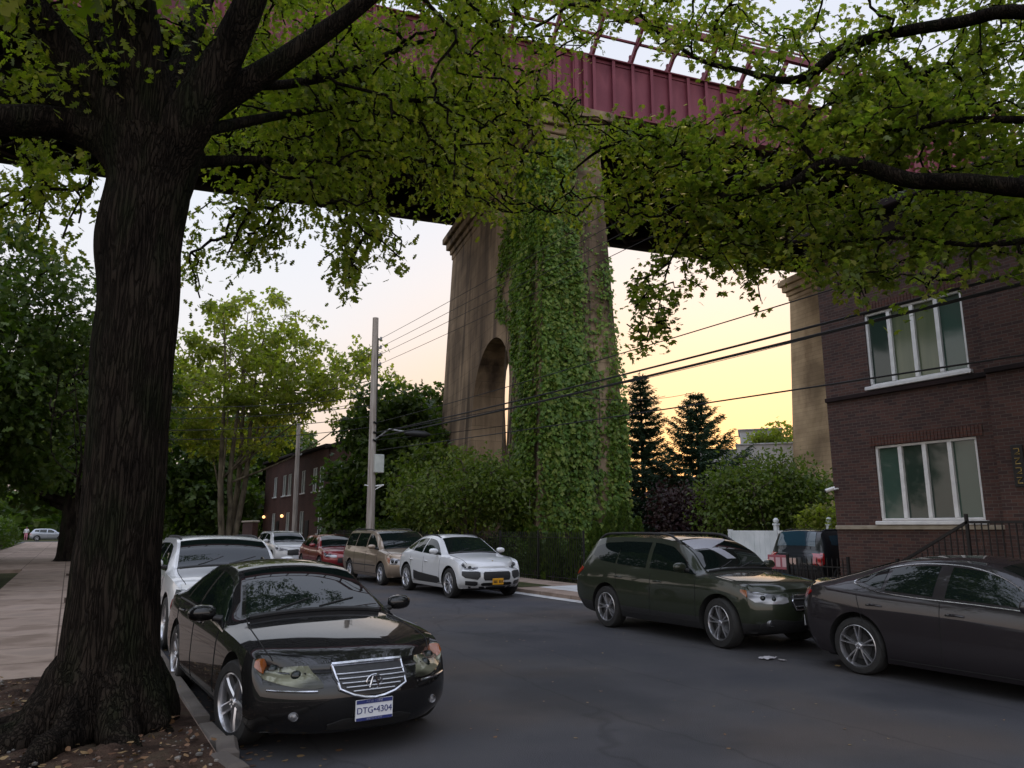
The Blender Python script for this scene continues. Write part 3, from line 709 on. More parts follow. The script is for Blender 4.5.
mb.build('brick_band', M['bridge_dark'], house, smooth=False)
# soldier course lintels
lint = brickmat('lintel_brick', (0.12,0.05,0.038), (0.085,0.04,0.033), (0.1,0.085,0.075))
for h, X in ((h1,HX),(h2,HX)):
    mb = MB(); n = int((h[1]-h[0]+.3)/.075)
    for i in range(n): mb.box((X-.006, h[0]-.15+.075*(i+.5), h[3]+.115), (.03, .064, .215))
    mb.build('lintel', lint, house, smooth=False)
yp = atX(1016, 466, BX)[0]; zp = atX(1016, 466, BX)[1]
mb = MB(); mb.box((BX-.02, yp-.06, zp), (.03, .20, .78), bev=.006)
for i in range(4):
    z = zp+.27-.18*i; mb.tube([(BX-.042,yp-.01,z+.05),(BX-.042,yp-.10,z+.05),(BX-.042,yp-.03 if i%2 else yp-.10,z-.01),(BX-.042,yp-.02,z-.055),(BX-.042,yp-.11,z-.055)], .011, 5, 1)
mb.build('number_plaque', [M['iron'], pbsdf('old_brass', (0.35,0.25,0.08), .4, .6)], house, smooth=False)
# entrance door on the bay (mostly outside the frame)
mb = MB(); mb.box((BX-.03, bay_y-1.9, 2.2), (.06, 1.0, 2.2), bev=.01); mb.build('door', pbsdf('dark_door', (0.05,0.03,0.025), .4), house, smooth=False)
# security camera
yc, zc = atX(834, 489, HX)
sc_ = empty('security_camera', (HX, HY-.12, zc), 0, 'small white security camera on the corner of the brick house', 'camera')
mb = MB(); mb.tube([(-.002,0,0),(-.06,0,0),(-.10,.03,-.02)], .018, 8); mb.build('bracket', M['win_white'], sc_)
mb = MB(); mb.tube([(-.05,.05,.02),(-.09,.10,.0),(-.20,.20,-.05)], [.04,.045,.045], 12); mb.ball((-.2,.2,-.05), .036, 10, 1); mb.build('camera_body', [M['win_white'], M['black_plastic']], sc_)
# stoop
st = empty('stoop', (0,0,0), 0, 'tan stone entrance stoop with steps against the brick house', 'steps')
SY = atX(985, 545, 14.6)[0]
mb = MB(); mb.box((14.6, SY-3, .52), (1.15, 6, 1.08), bev=.02)
for i in range(5): mb.box((14.6, SY+.14+.28*i, (.18*(5-i))/2+.05), (1.15, .28, .18*(5-i)+.06), bev=.015)
mb.build('step', M['band_stone'], st, smooth=False)
rl = empty('stair_railing', (0,0,0), 0, 'black iron stair railing running up the stoop beside the brick house', 'railing')
mb = MB(); zt = 1.85; X = 14.08
mb.obox((X, SY-6, zt), (X, SY, zt), .05, .05); mb.obox((X, SY-6, 1.2), (X, SY, 1.2), .03, .03); mb.obox((X, SY, zt), (X, SY+1.4, 1.05), .05, .05); mb.obox((X, SY, 1.2), (X, SY+1.4, .32), .03, .03)
y = SY-6
while y < SY+1.4:
    k_ = max(0, y-SY)/1.4; mb.box((X, y, (1.2+zt)/2-k_*.9), (.018,.018,zt-1.2+.02)); y += .115
mb.box((X, SY+1.4, .6), (.05,.05,1.1)); mb.box((X, SY, 1.5), (.05,.05,1.0))
mb.build('railing_panel', M['iron'], rl, smooth=False)

# ------------------------------------------------------------------ fences
def iron_fence(name, label, p0, p1, h, z0=.12, step=.12, group=None, cat='fence'):
    p0, p1 = Vector((*p0, z0)), Vector((*p1, z0)); d = p1-p0; Ln = d.length; d.normalize()
    r = empty(name, p0, 0, label, cat, group); mb = MB()
    n = int(Ln/step)
    for i in range(n+1):
        q = d*(Ln*i/n); mb.box((q.x, q.y, h/2), (.016,.016,h)); mb.tube([(q.x,q.y,h),(q.x,q.y,h+.07)], [.014,.002], 4)
    mb.build('pickets', M['iron'], r, smooth=False).name = 'picket_panel'
    mb = MB()
    for z in (.12, h-.12): mb.obox((0,0,z), d*Ln+Vector((0,0,z)), .035, .02)
    k_ = max(1, int(Ln/2.4))
    for i in range(k_+1): q = d*(Ln*i/k_); mb.box((q.x, q.y, (h+.1)/2), (.05,.05,h+.1))
    mb.build('rail', M['iron'], r, smooth=False); return r
iron_fence('iron_fence', 'tall black iron fence in front of the ivy covered pier', (13.2,18.3), (13.2,46), 1.45)
iron_fence('iron_fence', 'low black iron picket fence in front of the brick house', (13.75,9.9), (13.75,11.4), .95)
iron_fence('iron_fence', 'short black iron fence between parked sedan and stoop', (13.75,2.0), (13.75,SY+1.2), .95)
iron_fence('tree_guard', 'knee high iron tree pit guard on grass beside driveway', (10.95,18.6), (10.95,20.4), .42, .13, .10, cat='tree guard')
sheet('grass_strip', 10.72, 12.0, 18.2, 24, .139, M['turf'])
gate = empty('driveway_gate', (0,0,0), 0, 'black iron driveway gate with pink sign, behind the green wagon', 'gate')
gx = 14.9; mb = MB()
for z in (.25, .82): mb.obox((gx, 11.5, z), (gx, 15.0, z), .05, .04)
y = 11.5
while y <= 15.01: mb.box((gx, y, .55), (.02,.02,.76)); y += .10
mb.box((gx, 15.0, .75), (.09,.09,1.35)); mb.ball((gx, 15.0, 1.47), .07, 8)
mb.build('gate_panel', M['iron'], gate, smooth=False)
mb = MB(); yy, zz = atX(778.5, 562, gx-.05)
mb.box((gx-.05, yy, zz), (.02, .62, .34), bev=.006)
for i in (-1,0,1): mb.box((gx-.064, yy+i*.19, zz), (.008, .13, .22), 1)
mb.build('sign', [pbsdf('sign_red', (0.32,0.09,0.11), .5), pbsdf('sign_pale', (0.55,0.38,0.40), .5)], gate, smooth=False)
vf = empty('vinyl_fence', (0,0,0), 0, 'tall white vinyl privacy fence with ball topped posts behind the driveway', 'fence')
mb = MB(); vx = 19.0
for i in range(3):
    y0 = 12.3+1.9*i; mb.box((vx, y0+.95, .85), (.04, 1.78, 1.5)); mb.box((vx, y0+.95, 1.62), (.07, 1.78, .09)); mb.box((vx, y0+.95, .12), (.07, 1.78, .12))
    for j in range(8): mb.box((vx-.024, y0+.14+.21*j, .85), (.012, .19, 1.46), bev=.005)
mb.build('fence_panel', M['white_vinyl'], vf, smooth=False)
for i in range(4):
    p = MB(); y0 = 12.3+1.9*i; p.box((vx, y0, .95), (.12,.12,1.78 if i < 3 else 1.5))
    if i < 3: p.box((vx, y0, 1.86), (.16,.16,.05)); p.ball((vx, y0, 1.97), .09, 10)
    p.build('post', M['white_vinyl'], vf, smooth=False)
wf = MB()
for i in range(14): wf.box((22.5+.02*(i%2), 19.2+.42*i, .95), (.04, .40, 1.8+.05*(i%3)))
for i in range(3): wf.box((22.44, 19.3+2.5*i, 1.1), (.14,.14,2.3))
tag(wf.build('wooden_fence', M['wood_pole'], smooth=False), 'weathered tan wooden board fence below the conifers', 'fence')

# ------------------------------------------------------------------ utility poles and cables
def pole(x, y, h, r, label, box=False):
    p = empty('utility_pole', (x, y, 0), 0, label, 'utility pole', 'utility poles along the kerb')
    mb = MB(); mb.tube([(.12,0,0),(.07,0,h*.45),(0,0,h)], [r, r*.88, r*.68], 14); mb.build('pole', M['wood_pole'], p)
    mb = MB()
    for i, z in enumerate((h-.95, h-1.35, h-1.7, h-2.15)):
        mb.tube([(0,0,z),(.28,0,z)], .02, 6); mb.tube([(.22,0,z-.05),(.30,0,z-.05),(.30,0,z+.08)], .05, 8)
    mb.build('insulator', M['grey_metal'], p)
    if box:
        mb = MB(); mb.box((.30,-.22,4.55), (.42,.26,.82), bev=.03); mb.build('equipment_box', M['box_white'], p, smooth=False)
        mb = MB(); mb.tube([(.05,-.05,3.55),(.62,-.12,3.62)], .035, 8); mb.tube([(.06,-.02,3.3),(.55,-.12,3.6)], .025, 8); mb.tube([(-.25,-.05,3.6),(.05,-.05,3.55)], .03, 8); mb.build('bracket', M['win_white'], p)
        mb = MB()
        for z in (5.6, 5.95, 6.4): mb.tube([(.02,-.2,z),(.18,-.15,z-.05),(.2,.1,z-.3)], .05, 6)
        mb.tube([(.2,-.1,4.9),(.17,-.14,5.6),(.14,-.15,8.5),(.12,-.12,h-1.0)], .022, 6)
        mb.build('cable_splice', M['wire'], p)
    return p
PX, PY = pix(368, 528, 33.0).x, pix(368, 528, 33.0).y
PHT = pix(376, 318, 33.0).z
pole(PX, PY, PHT, .20, 'tall weathered wooden utility pole carrying a pale box, behind the tan minivan', True)
lamp = empty('street_lamp', (PX, PY, 0), 0, 'dark cobra head street lamp on an arm in front of the pier trees', 'street lamp')
tip = pix(408, 433, 31.5); mb = MB(); mb.tube([(0.1,-.1,5.6),((tip.x-PX)*.5,(tip.y-PY)*.5,6.0),(tip.x-PX,tip.y-PY,tip.z+.03)], .035, 8); mb.build('arm', M['grey_metal'], lamp)
mb = MB(); q = Vector((tip.x-PX, tip.y-PY, tip.z)); mb.tube([q-Vector((.15,-.02,0)), q+Vector((.15,-.02,0)), q+Vector((.7,-.15,-.03)), q+Vector((.95,-.2,-.04))], [.07,.14,.16,.05], 10); mb.build('lamp_head', M['black_plastic'], lamp)
q2 = pix(293, 528, 52); pole(q2.x, q2.y, 9.0, .19, 'brown wooden utility pole in front of the brick row houses')
def cable(label, a, b, sag, r, group='overhead cables', n=28):
    mb = MB(); a, b = Vector(a), Vector(b)
    mb.tube([a.lerp(b, i/n)-Vector((0,0,sag*4*(i/n)*(1-i/n))) for i in range(n+1)], r, 5)
    return tag(mb.build('overhead_cable', M['wire']), label, 'cable', group)
def street_run(u, v, x, y_end=-16):        # where a cable along the street passes the right edge of the picture
    y, z = atX(u, v, x); return y, z
for i, (x, v, zp_, rr, lb) in enumerate(((11.2,256,5.95,.024,'thick black cable, upper of the pair crossing the brick house'),(11.25,268,5.75,.030,'thick black cable, lower of the pair crossing the brick house'),(11.3,349,5.15,.016,'thin black cable crossing between the two house windows'),(11.1,215,6.4,.013,'thin black cable running above the thick pair'))):
    y, z = street_run(1020, v, x); far = Vector((PX+.2, PY, zp_)); near = Vector((x, y, z)); d = (near-far)
    cable(lb, far, far+d*1.6+Vector((0,0,.0)), .25 if i != 2 else .1, rr)
for i, z in enumerate((PHT-.95, PHT-1.35, PHT-1.7, PHT-2.15)):
    cable(['topmost','second','third','lowest'][i]+' thin wire from the pole top toward the bridge', (PX+.28, PY, z), (11.4+.1*i, -14, z-.2), .3, .010, 'thin wires from the pole top')
    cable(['topmost','second','third','lowest'][i]+' thin wire from the pole top into the street trees', (PX+.28, PY, z), (12.7+.1*i, 70, z-.6), .3, .010, 'thin wires from the pole top')
for i, (z, e) in enumerate(((7.6,(-3,38,7.3)),(7.2,(-3,37,6.6)),(6.7,(-2.5,36,6.0)),(6.2,(-2.5,35,5.6)))):
    cable(['upper','second','third','lower'][i]+' service cable crossing the street from the pole to the left trees', (PX, PY, z), e, .5, .016, 'service cables across the street')
for i, (a, b) in enumerate((((PX, PY, 5.6), (30, 33, 9.5)), ((PX,PY,5.9),(34, 22, 12)), ((13.5, 20.5, 6.2), (25.5, 26, 8.2)))):
    cable(['service wire from the pole passing in front of the pier','thin wire from the pole rising beyond the brick house','short slanting wire above the conifers'][i], a, b, .3, .016 if i < 2 else .012, 'service wires at the pier')

# ================================================================== CARS
from bisect import bisect_right
class Curve:
    "monotone cubic through points"
    def __init__(s, pts):
        s.x = [p[0] for p in pts]; s.y = [p[1] for p in pts]; n = len(pts)
        h = [s.x[i+1]-s.x[i] for i in range(n-1)]; dl = [(s.y[i+1]-s.y[i])/h[i] for i in range(n-1)]
        m = [dl[0]]+[0]*(n-2)+[dl[-1]]
        for i in range(1, n-1):
            if dl[i-1]*dl[i] > 0:
                w1 = 2*h[i]+h[i-1]; w2 = h[i]+2*h[i-1]; m[i] = (w1+w2)/(w1/dl[i-1]+w2/dl[i])
        s.m = m; s.h = h
    def __call__(s, x):
        if x <= s.x[0]: return s.y[0]
        if x >= s.x[-1]: return s.y[-1]
        i = bisect_right(s.x, x)-1; h = s.h[i]; t = (x-s.x[i])/h
        return (s.y[i]*(1+2*t)*(1-t)**2 + h*s.m[i]*t*(1-t)**2 + s.y[i+1]*t*t*(3-2*t) + h*s.m[i+1]*t*t*(t-1))
class Shape:
    def __init__(s, c):
        s.c = c; s.L = c['L']; s.W = c['W']/2
        s.top = Curve(c['top']); s.belt = Curve(c['belt']); s.zb = Curve(c['zb']); s.wb = Curve(c['wb']); s.wt = Curve(c['wt']); s.crown = Curve(c['crown'])
        s.prof = Curve(c.get('prof', [(0,.925),(.12,.975),(.35,1.0),(.6,.995),(.82,.985),(1,.955)]))
        s.ff = Curve(c['ff']); s.fr = Curve(c['fr'])
    def ze(s, x): return max(s.top(x)-s.crown(x), s.belt(x)+.015)
    def M(s, x, b, c):
        zb, bl, ze = s.zb(x), s.belt(x), s.ze(x); wb = s.W*s.wb(x)
        if c <= .5: cc = c*2; z = zb+(bl-zb)*cc; hw = wb*s.prof(cc)
        else:
            cc = (c-.5)*2; z = bl+(ze-bl)*cc; w0 = wb*s.prof(1); w1 = min(s.W*s.wt(x), w0); hw = w0+(w1-w0)*cc + .025*math.sin(math.pi*cc)*min(1,(ze-bl)/.3)
        if c >= .9999: z = ze + (s.top(x)-ze)*(1-abs(b)**2.3)
        fl = s.c.get('fl', 1.0); rl = s.c.get('rl', .9)
        X = x + (s.ff(c)+s.c['cf']*abs(b)**s.c.get('nf',3.0))*max(0, 1-x/fl)**2 - (s.fr(c)+s.c['cr']*abs(b)**s.c.get('nr',3.5))*max(0, 1-(s.L-x)/rl)**2
        return Vector((X, b*hw, z))
    def cz(s, x, z):
        bl, zb, ze = s.belt(x), s.zb(x), s.ze(x)
        return .5*(z-zb)/(bl-zb) if z <= bl else min(1, .5+.5*(z-bl)/(ze-bl))
    def front(s, q, z, sg=1):
        if q <= 1: return s.M(0, sg*q, s.cz(0, z))
        x = (q-1); return s.M(x, sg, s.cz(x, z))
    def rear(s, q, z, sg=1):
        if q <= 1: return s.M(s.L, sg*q, s.cz(s.L, z))
        x = s.L-(q-1); return s.M(x, sg, s.cz(x, z))
    def side(s, x, z, sg=1): return s.M(x, sg, s.cz(x, z))
def strip(mb, fn, rows, nv=4, nu=4, off=.006, skirt=.012, mi=0, cen=None):
    "patch of a body surface: rows = [(u, lo, hi)...]; lifted by off, with a turned-in edge"
    us = []
    for i in range(len(rows)-1):
        for k in range(nu if i < len(rows)-2 else nu+1):
            t = k/nu; a, b = rows[i], rows[i+1]; us.append(tuple(a[j]+(b[j]-a[j])*t for j in range(3)))
    G = [[fn(u, lo+(hi-lo)*k/nv) for k in range(nv+1)] for u, lo, hi in us]
    n, m = len(G), nv+1; NRM = []
    cen = cen or Vector((2.4, 0, .6))
    for i in range(n):
        r = []
        for j in range(m):
            a = G[min(i+1,n-1)][j]-G[max(i-1,0)][j]; b = G[i][min(j+1,m-1)]-G[i][max(j-1,0)]
            q = a.cross(b); q = q.normalized() if q.length > 1e-9 else Vector((0,0,1))
            if q.dot(G[i][j]-cen) < 0: q = -q
            r.append(q)
        NRM.append(r)
    P = [[G[i][j]+NRM[i][j]*off for j in range(m)] for i in range(n)]
    if skirt:
        P = [[P[i][0]-NRM[i][0]*skirt]+P[i]+[P[i][-1]-NRM[i][-1]*skirt] for i in range(n)]
        N2 = [[r[0]]+r+[r[-1]] for r in NRM]
        P = [[p-N2[0][j]*skirt for j, p in enumerate(P[0])]]+P+[[p-N2[-1][j]*skirt for j, p in enumerate(P[-1])]]
    mb.grid(P, mi); return P
def wheel_meshes(r, wd, nsp, style, rimk=.68):
    t = MB(); R = r; rr = r*rimk
    t.lathe([(rr,-wd/2+.01),(rr+.012,-wd/2),(R*.93,-wd/2+.004),(R*.985,-wd/2+.03),(R,-wd/2+.06),(R,wd/2-.06),(R*.985,wd/2-.03),(R*.93,wd/2-.004),(rr+.012,wd/2),(rr,wd/2-.01)], 40, 0, 'Y')
    d = MB(); d.lathe([(0,wd*.18),(rr*.98,wd*.18),(rr,.0),(rr,-wd/2+.02),(0,-wd/2+.02)], 32, 0, 'Y'); d.lathe([(0,wd*.22),(rr*.62,wd*.22),(rr*.62,wd*.18)], 28, 1, 'Y')
    m = MB(); yo = wd/2-.012
    m.lathe([(rr*1.0,yo-.05),(rr*1.0,yo+.006),(rr*.965,yo+.010),(rr*.93,yo-.012),(rr*.92,yo-.06)], 40, 0, 'Y')
    hub = rr*.2; m.lathe([(0,yo-.004),(hub*.55,yo-.004),(hub*.8,yo-.012),(hub,yo-.035),(hub,yo-.09)], 20, 0, 'Y')
    def spoke(a0, a1, w0, w1):
        p0 = Vector((math.cos(a0)*hub*.8, 0, math.sin(a0)*hub*.8)); p1 = Vector((math.cos(a1)*rr*.95, 0, math.sin(a1)*rr*.95))
        dd = (p1-p0).normalized(); sd = Vector((-dd.z, 0, dd.x)); vs = []
        for f_, wq, dep in ((0,w0,-.02),(.55,(w0+w1)/2,-.006),(1,w1,-.006)):
            c = p0.lerp(p1, f_)
            vs += [c+sd*(-wq/2)+Vector((0,yo+dep-.012,0)), c+sd*(-wq*.3)+Vector((0,yo+dep,0)), c+sd*(wq*.3)+Vector((0,yo+dep,0)), c+sd*(wq/2)+Vector((0,yo+dep-.012,0)), c+sd*(wq/2)+Vector((0,yo+dep-.05,0)), c+sd*(-wq/2)+Vector((0,yo+dep-.05,0))]
        fs = []
        for k in range(2):
            for i in range(6): j = (i+1)%6; fs.append((k*6+i, k*6+j, k*6+6+j, k*6+6+i))
        m.add(vs, fs, 0)
    for i in range(nsp):
        a = 2*math.pi*i/nsp + math.pi/2
        if style == 'Y': spoke(a-.03, a-.16, rr*.09, rr*.085); spoke(a+.03, a+.16, rr*.09, rr*.085)
        elif style == 'wide': spoke(a, a, rr*.30, rr*.34)
        else: spoke(a, a, rr*.14, rr*.13)
    for i in range(5):
        a = 2*math.pi*i/5+.3; m.ball((math.cos(a)*hub*.6, yo-.004, math.sin(a)*hub*.6), .011, 6)
    return d.mesh('wheel'), t.mesh('tyre'), m.mesh('rim', angle=30)
def make_car(name, label, c, loc, rz, mats, group=None):
    S = Shape(c); Ln = S.L
    root = empty(name, loc, rz, label, 'car', group)
    off = Vector((-Ln/2, 0, 0))
    def put(mb, nm, mt, par=None, angle=40, weld=0.0, smooth=True):
        o = mb.build(nm, mt, par or root, smooth, angle, weld)
        if par is None: o.location = off
        return o
    P = mats['paint']; glass = mats.get('glass', M['glass']); trim = mats.get('trim', M['black_plastic']); clad = mats.get('clad', P)
    # body
    B = MB(); ax = c['axles']; R = c['r']
    xs = sorted({*[round(Ln*i/60, 4) for i in range(61)], *[round(c['windshield'][0][0]-.1+.05*i, 4) for i in range(24)], .02, .06, .12, Ln-.02, Ln-.06, Ln-.12})
    cs = [0,.03,.07,.12,.18,.25,.32,.38,.43,.47,.5,.53,.58,.66,.75,.84,.92,.97,1]
    bs = [-1,-.985,-.94,-.86,-.75,-.6,-.4,-.2,0,.2,.4,.6,.75,.86,.94,.985,1]
    B.grid([[S.M(x,b,1) for b in bs] for x in xs]); B.grid([[S.M(x,b,0) for b in bs] for x in xs])
    for b in (-1,1): B.grid([[S.M(x,b,k) for k in cs] for x in xs])
    for x in (0,Ln): B.grid([[S.M(x,b,k) for k in cs] for b in bs])
    cl = c.get('clad_z', 0)
    me = B.mesh(name+'_body', smooth=False, weld=1e-4)
    me.materials.append(P); me.materials.append(M['well']); me.materials.append(clad)
    mi = [2 if (p.center.z < cl) else 0 for p in me.polygons]; me.polygons.foreach_set('material_index', mi)
    cut = []
    for x in ax:
        for sg in (-1,1):
            w_ = MB(); w_.lathe([(0,-.22),(R+.055,-.22),(R+.055,.3),(0,.3)], 36, 1, 'Y', (x, sg*(S.W-.04), R+.01))
            m_ = w_.mesh('well_cut', smooth=False, weld=1e-5)
            m_.materials.append(P); m_.materials.append(M['well'])
            cut.append(m_)
    me2 = boolean(me, None, cut)
    keep_mi = [p_.material_index for p_ in me2.polygons]; me2.materials.clear()
    me2.polygons.foreach_set('use_smooth', [True]*len(me2.polygons)); me2.set_sharp_from_angle(angle=rad(48))
    body = link('body', me2, [P, M['well'], clad], root); me2.polygons.foreach_set('material_index', keep_mi); me2.update(); body.location = off
    # wheels
    dm, tm, rm = wheel_meshes(R, c.get('tw', .225), *c['spokes'])
    for i, x in enumerate(ax):
        for sg in (-1,1):
            o = bpy.data.objects.new('wheel', dm); COL.objects.link(o); o.parent = root
            o.location = off+Vector((x, sg*(S.W-.125), R)); o.rotation_euler = (0, random.uniform(0,6), 0 if sg > 0 else math.pi)
            if i == 0 and c.get('steer'): o.rotation_euler = (0, o.rotation_euler[1], (0 if sg > 0 else math.pi)+c['steer'])
            for nm, mm in (('tyre',tm),('rim',rm)):
                q = bpy.data.objects.new(nm, mm); COL.objects.link(q); q.parent = o
    if not dm.materials:
        dm.materials.append(M['well']); dm.materials.append(M['alloy_dark']); tm.materials.append(M['tyre']); rm.materials.append(mats.get('rim', M['alloy']))
    # glass
    w_ = MB(); strip(w_, lambda u,v: S.M(u,v,1), c['windshield'], 12, 10, .012, .016); put(w_, 'windshield', glass)
    w_ = MB(); strip(w_, lambda u,v: S.M(u,v,1), c['backlight'], 12, 8, .012, .016); put(w_, 'rear_window', glass)
    for sg in (-1,1):
        for rows, sh in c['sideglass']:
            w_ = MB(); strip(w_, lambda u,v: S.M(u+sh*(v-.5), sg, v), rows, 5, 5, .005, .012); put(w_, 'side_window', glass)
        if 'chrome_line' in c:
            x0, x1, kc = c['chrome_line']; w_ = MB()
            w_.tube([S.M(x0+(x1-x0)*i/24, sg, kc)*1 + Vector((0, sg*.008, 0)) for i in range(25)], .010, 6); put(w_, 'window_trim', M['chrome'] if not c.get('blacktrim') else trim)
        if 'dlo' in c:       # trim following the window outline
            w_ = MB(); pts = [S.M(x, sg, k_)+Vector((0, sg*.006, .0)) for x, k_ in c['dlo']]
            Q, _ = smooth_path(pts, [.01]*len(pts), 4); w_.tube(Q, .009, 6); put(w_, 'window_trim', M['chrome'])
        # door seams and sill line
        w_ = MB()
        for x, z0, z1, lean in c['seams']:
            w_.tube([S.side(x+lean*(z-z0), z, sg)+Vector((0, sg*.0005, 0)) for z in np.linspace(z0, z1, 9)], .0045, 5)
        if 'silline' in c:
            x0, x1, z = c['silline']; w_.tube([S.side(x0+(x1-x0)*i/16, z, sg) for i in range(17)], .006, 5)
        put(w_, 'door_seam', M['well'])
        for x, z in c['handles']:
            w_ = MB(); w_.tube([S.side(x+.2*t, z+.012*math.sin(t*3.1), sg)+Vector((0, sg*(.03*math.sin(t*3.1)+.002), 0)) for t in np.linspace(0,1,7)], [.009,.013,.014,.014,.014,.013,.009], 8); put(w_, 'door_handle', mats.get('handle', P))
        if 'moulding' in c:
            x0, x1, z = c['moulding']; w_ = MB(); w_.tube([S.side(x0+(x1-x0)*i/16, z, sg) for i in range(17)], .016, 6); put(w_, 'side_moulding', mats.get('mould', trim))
        if 'sideclad' in c:
            w_ = MB(); strip(w_, lambda u,v: S.side(u, v, sg), c['sideclad'], 3, 4, .012, .02); put(w_, 'sill_cladding', trim)
        if c.get('archtrim'):
            for x in ax:
                w_ = MB(); pts = [S.side(x+(R+.075)*math.cos(a), max(R+.01+(R+.075)*math.sin(a), S.zb(x)+.02), sg) for a in np.linspace(-.35, math.pi+.35, 28)]
                w_.tube(pts, .03, 6); put(w_, 'wheel_arch_trim', trim)
        # lamps
        for nm, rows, mt in c['flamps']:
            w_ = MB(); strip(w_, lambda u,v: S.front(u, v, sg), rows, 5, 4, .014 if nm == 'turn_signal' else .007, .02); hl = put(w_, nm, mats.get(mt) or M[mt])
            if nm == 'headlight' and c.get('lens', True):
                qa, qb = rows[1][0], rows[-2][0]
                for f_ in (.3, .7):
                    w_ = MB(); q = qa+(qb-qa)*f_; zz = np.interp(q, [r[0] for r in rows], [(r[1]+r[2])/2 for r in rows]); hh = np.interp(q, [r[0] for r in rows], [(r[2]-r[1]) for r in rows])
                    p = S.front(q, zz, sg); w_.ball((p.x+.016, p.y, p.z), hh*.30, 14, 0); w_.build('lamp_lens', M['glass'], hl)
        for nm, rows, mt in c['rlamps']:
            w_ = MB(); strip(w_, lambda u,v: S.rear(u, v, sg), rows, 5, 4, .007, .02); put(w_, nm, mats.get(mt) or M[mt])
        if 'fog' in c:
            q, z, r_ = c['fog']; p = S.front(q, z, sg); w_ = MB(); w_.lathe([(0,-.03),(r_*.85,-.022),(r_,-.03),(r_*1.25,-.02),(r_*1.3,.03)], 20, 0, 'X', (p.x+.012, p.y, p.z)); put(w_, 'fog_lamp', M['headlight'])
        # mirror
        mx, mz = c['mirror']; p = S.M(mx, sg, S.cz(mx, mz)); w_ = MB()
        w_.tube([p+Vector((-.02,-sg*.03,-.02)), p+Vector((-.01,sg*.08,.0))], [.035,.03], 8, 1)
        G = []
        for i in range(9):
            th = math.pi*i/8
            G.append([p+Vector((.0, sg*.175, .045))+Vector((( .075 if math.cos(f_) < 0 else .035)*math.sin(th)**.7*math.cos(f_), sg*-.125*math.cos(th), .075*math.sin(th)**.6*math.sin(f_))) for f_ in [2*math.pi*k/12 for k in range(13)]])
        w_.grid(G); put(w_, 'wing_mirror', [mats.get('mirror', P), trim], angle=60)
    # front patches (grille openings, intakes): symmetrical, q from -1 to 1
    for nm, rows, mt, o_ in c['fpatch']:
        w_ = MB(); strip(w_, lambda u,v: S.front(abs(u), v, 1 if u >= 0 else -1), rows, 4, 5, o_, .02); put(w_, nm, mats.get(mt) or M[mt])
    for nm, path, r_, mt in c.get('ftubes', []):
        w_ = MB()
        for pp in path: w_.tube([S.front(abs(q), z, 1 if q >= 0 else -1)+Vector((-.02,0,0)) for q, z in pp], r_, 6)
        put(w_, nm, mats.get(mt) or M[mt])
    for nm, rows, mt, o_ in c.get('rpatch', []):
        w_ = MB(); strip(w_, lambda u,v: S.rear(abs(u), v, 1 if u >= 0 else -1), rows, 4, 5, o_, .02); put(w_, nm, mats.get(mt) or M[mt])
    # shut lines of the bonnet
    for sg in (-1,1):
        w_ = MB(); w_.tube([S.M(x, sg*.93, 1)+Vector((0,0,.0005)) for x in np.linspace(.12, c['windshield'][0][0]-.02, 20)], .005, 5)
        put(w_, 'bonnet_seam', M['well'])
    w_ = MB()
    x0 = c['windshield'][0][0]
    w_.tube([S.M(x0+.01, b, 1)+Vector((-.02,0,.008)) for b in np.linspace(-.9,.9,14)], .022, 6)
    for b0, b1 in ((.55,.05),(-.05,-.62)):
        w_.tube([S.M(x0+.04+.12*t, b0+(b1-b0)*t, 1)+Vector((0,0,.018)) for t in np.linspace(0,1,8)], .008, 5)
    put(w_, 'wiper', M['black_plastic'])
    if 'rails' in c:
        x0, x1, b_, h_ = c['rails']
        for sg in (-1,1):
            w_ = MB(); pts = [S.M(x0+(x1-x0)*t, sg*b_, 1)+Vector((0,0,h_*min(1, math.sin(math.pi*t)*3.0)-.012)) for t in np.linspace(0,1,22)]
            w_.tube(pts, .022, 8); put(w_, 'roof_rail', mats.get('rails', trim))
    if 'plate' in c:
        z, mt, tx, end = c['plate']; fn = S.front if end == 'front' else S.rear; p = fn(0, z); dx = -.02 if end == 'front' else .02
        w_ = MB(); w_.box((p.x+dx, 0, z), (.012,.305,.155), bev=.005); pl = put(w_, 'license_plate', mt)
        if tx:
            rot = Matrix.Rotation(rad(90), 4, 'X'); rot = Matrix.Rotation(rad(-90 if end == 'front' else 90), 4, 'Z') @ rot
            for t_, s_, dz, mm in tx:
                tm_ = text_mesh(t_, s_, .0015); tm_.transform(Matrix.Translation(Vector((p.x+dx+(-.008 if end == 'front' else .008), 0, z+dz))) @ rot); link('plate_lettering', tm_, mm, pl)
    if 'spoiler' in c:
        x_, z_, w2 = c['spoiler']; w_ = MB(); w_.box((x_, 0, z_), (.22, w2, .035), bev=.015); put(w_, 'roof_spoiler', P)
    if 'antenna' in c:
        x_ = c['antenna']; w_ = MB(); p = S.M(x_,0,1); w_.tube([p, p+Vector((.10,0,.03)), p+Vector((.14,0,.055))], [.03,.022,.006], 8); put(w_, 'antenna', P)
    # underside
    w_ = MB(); w_.box((Ln/2, 0, S.zb(Ln/2)-.005), (Ln-1.0, S.W*1.5, .05), bev=.02); put(w_, 'underbody', M['well'])
    return root, S, off
def plates(): pass
M['plate_white'] = pbsdf('plate_white', (0.62,0.63,0.66), .35); M['plate_ink'] = pbsdf('plate_ink', (0.02,0.03,0.14), .4); M['plate_gold'] = pbsdf('plate_gold', (0.75,0.36,0.02), .35); M['plate_black'] = pbsdf('plate_black_ink', (0.02,0.02,0.03), .4)
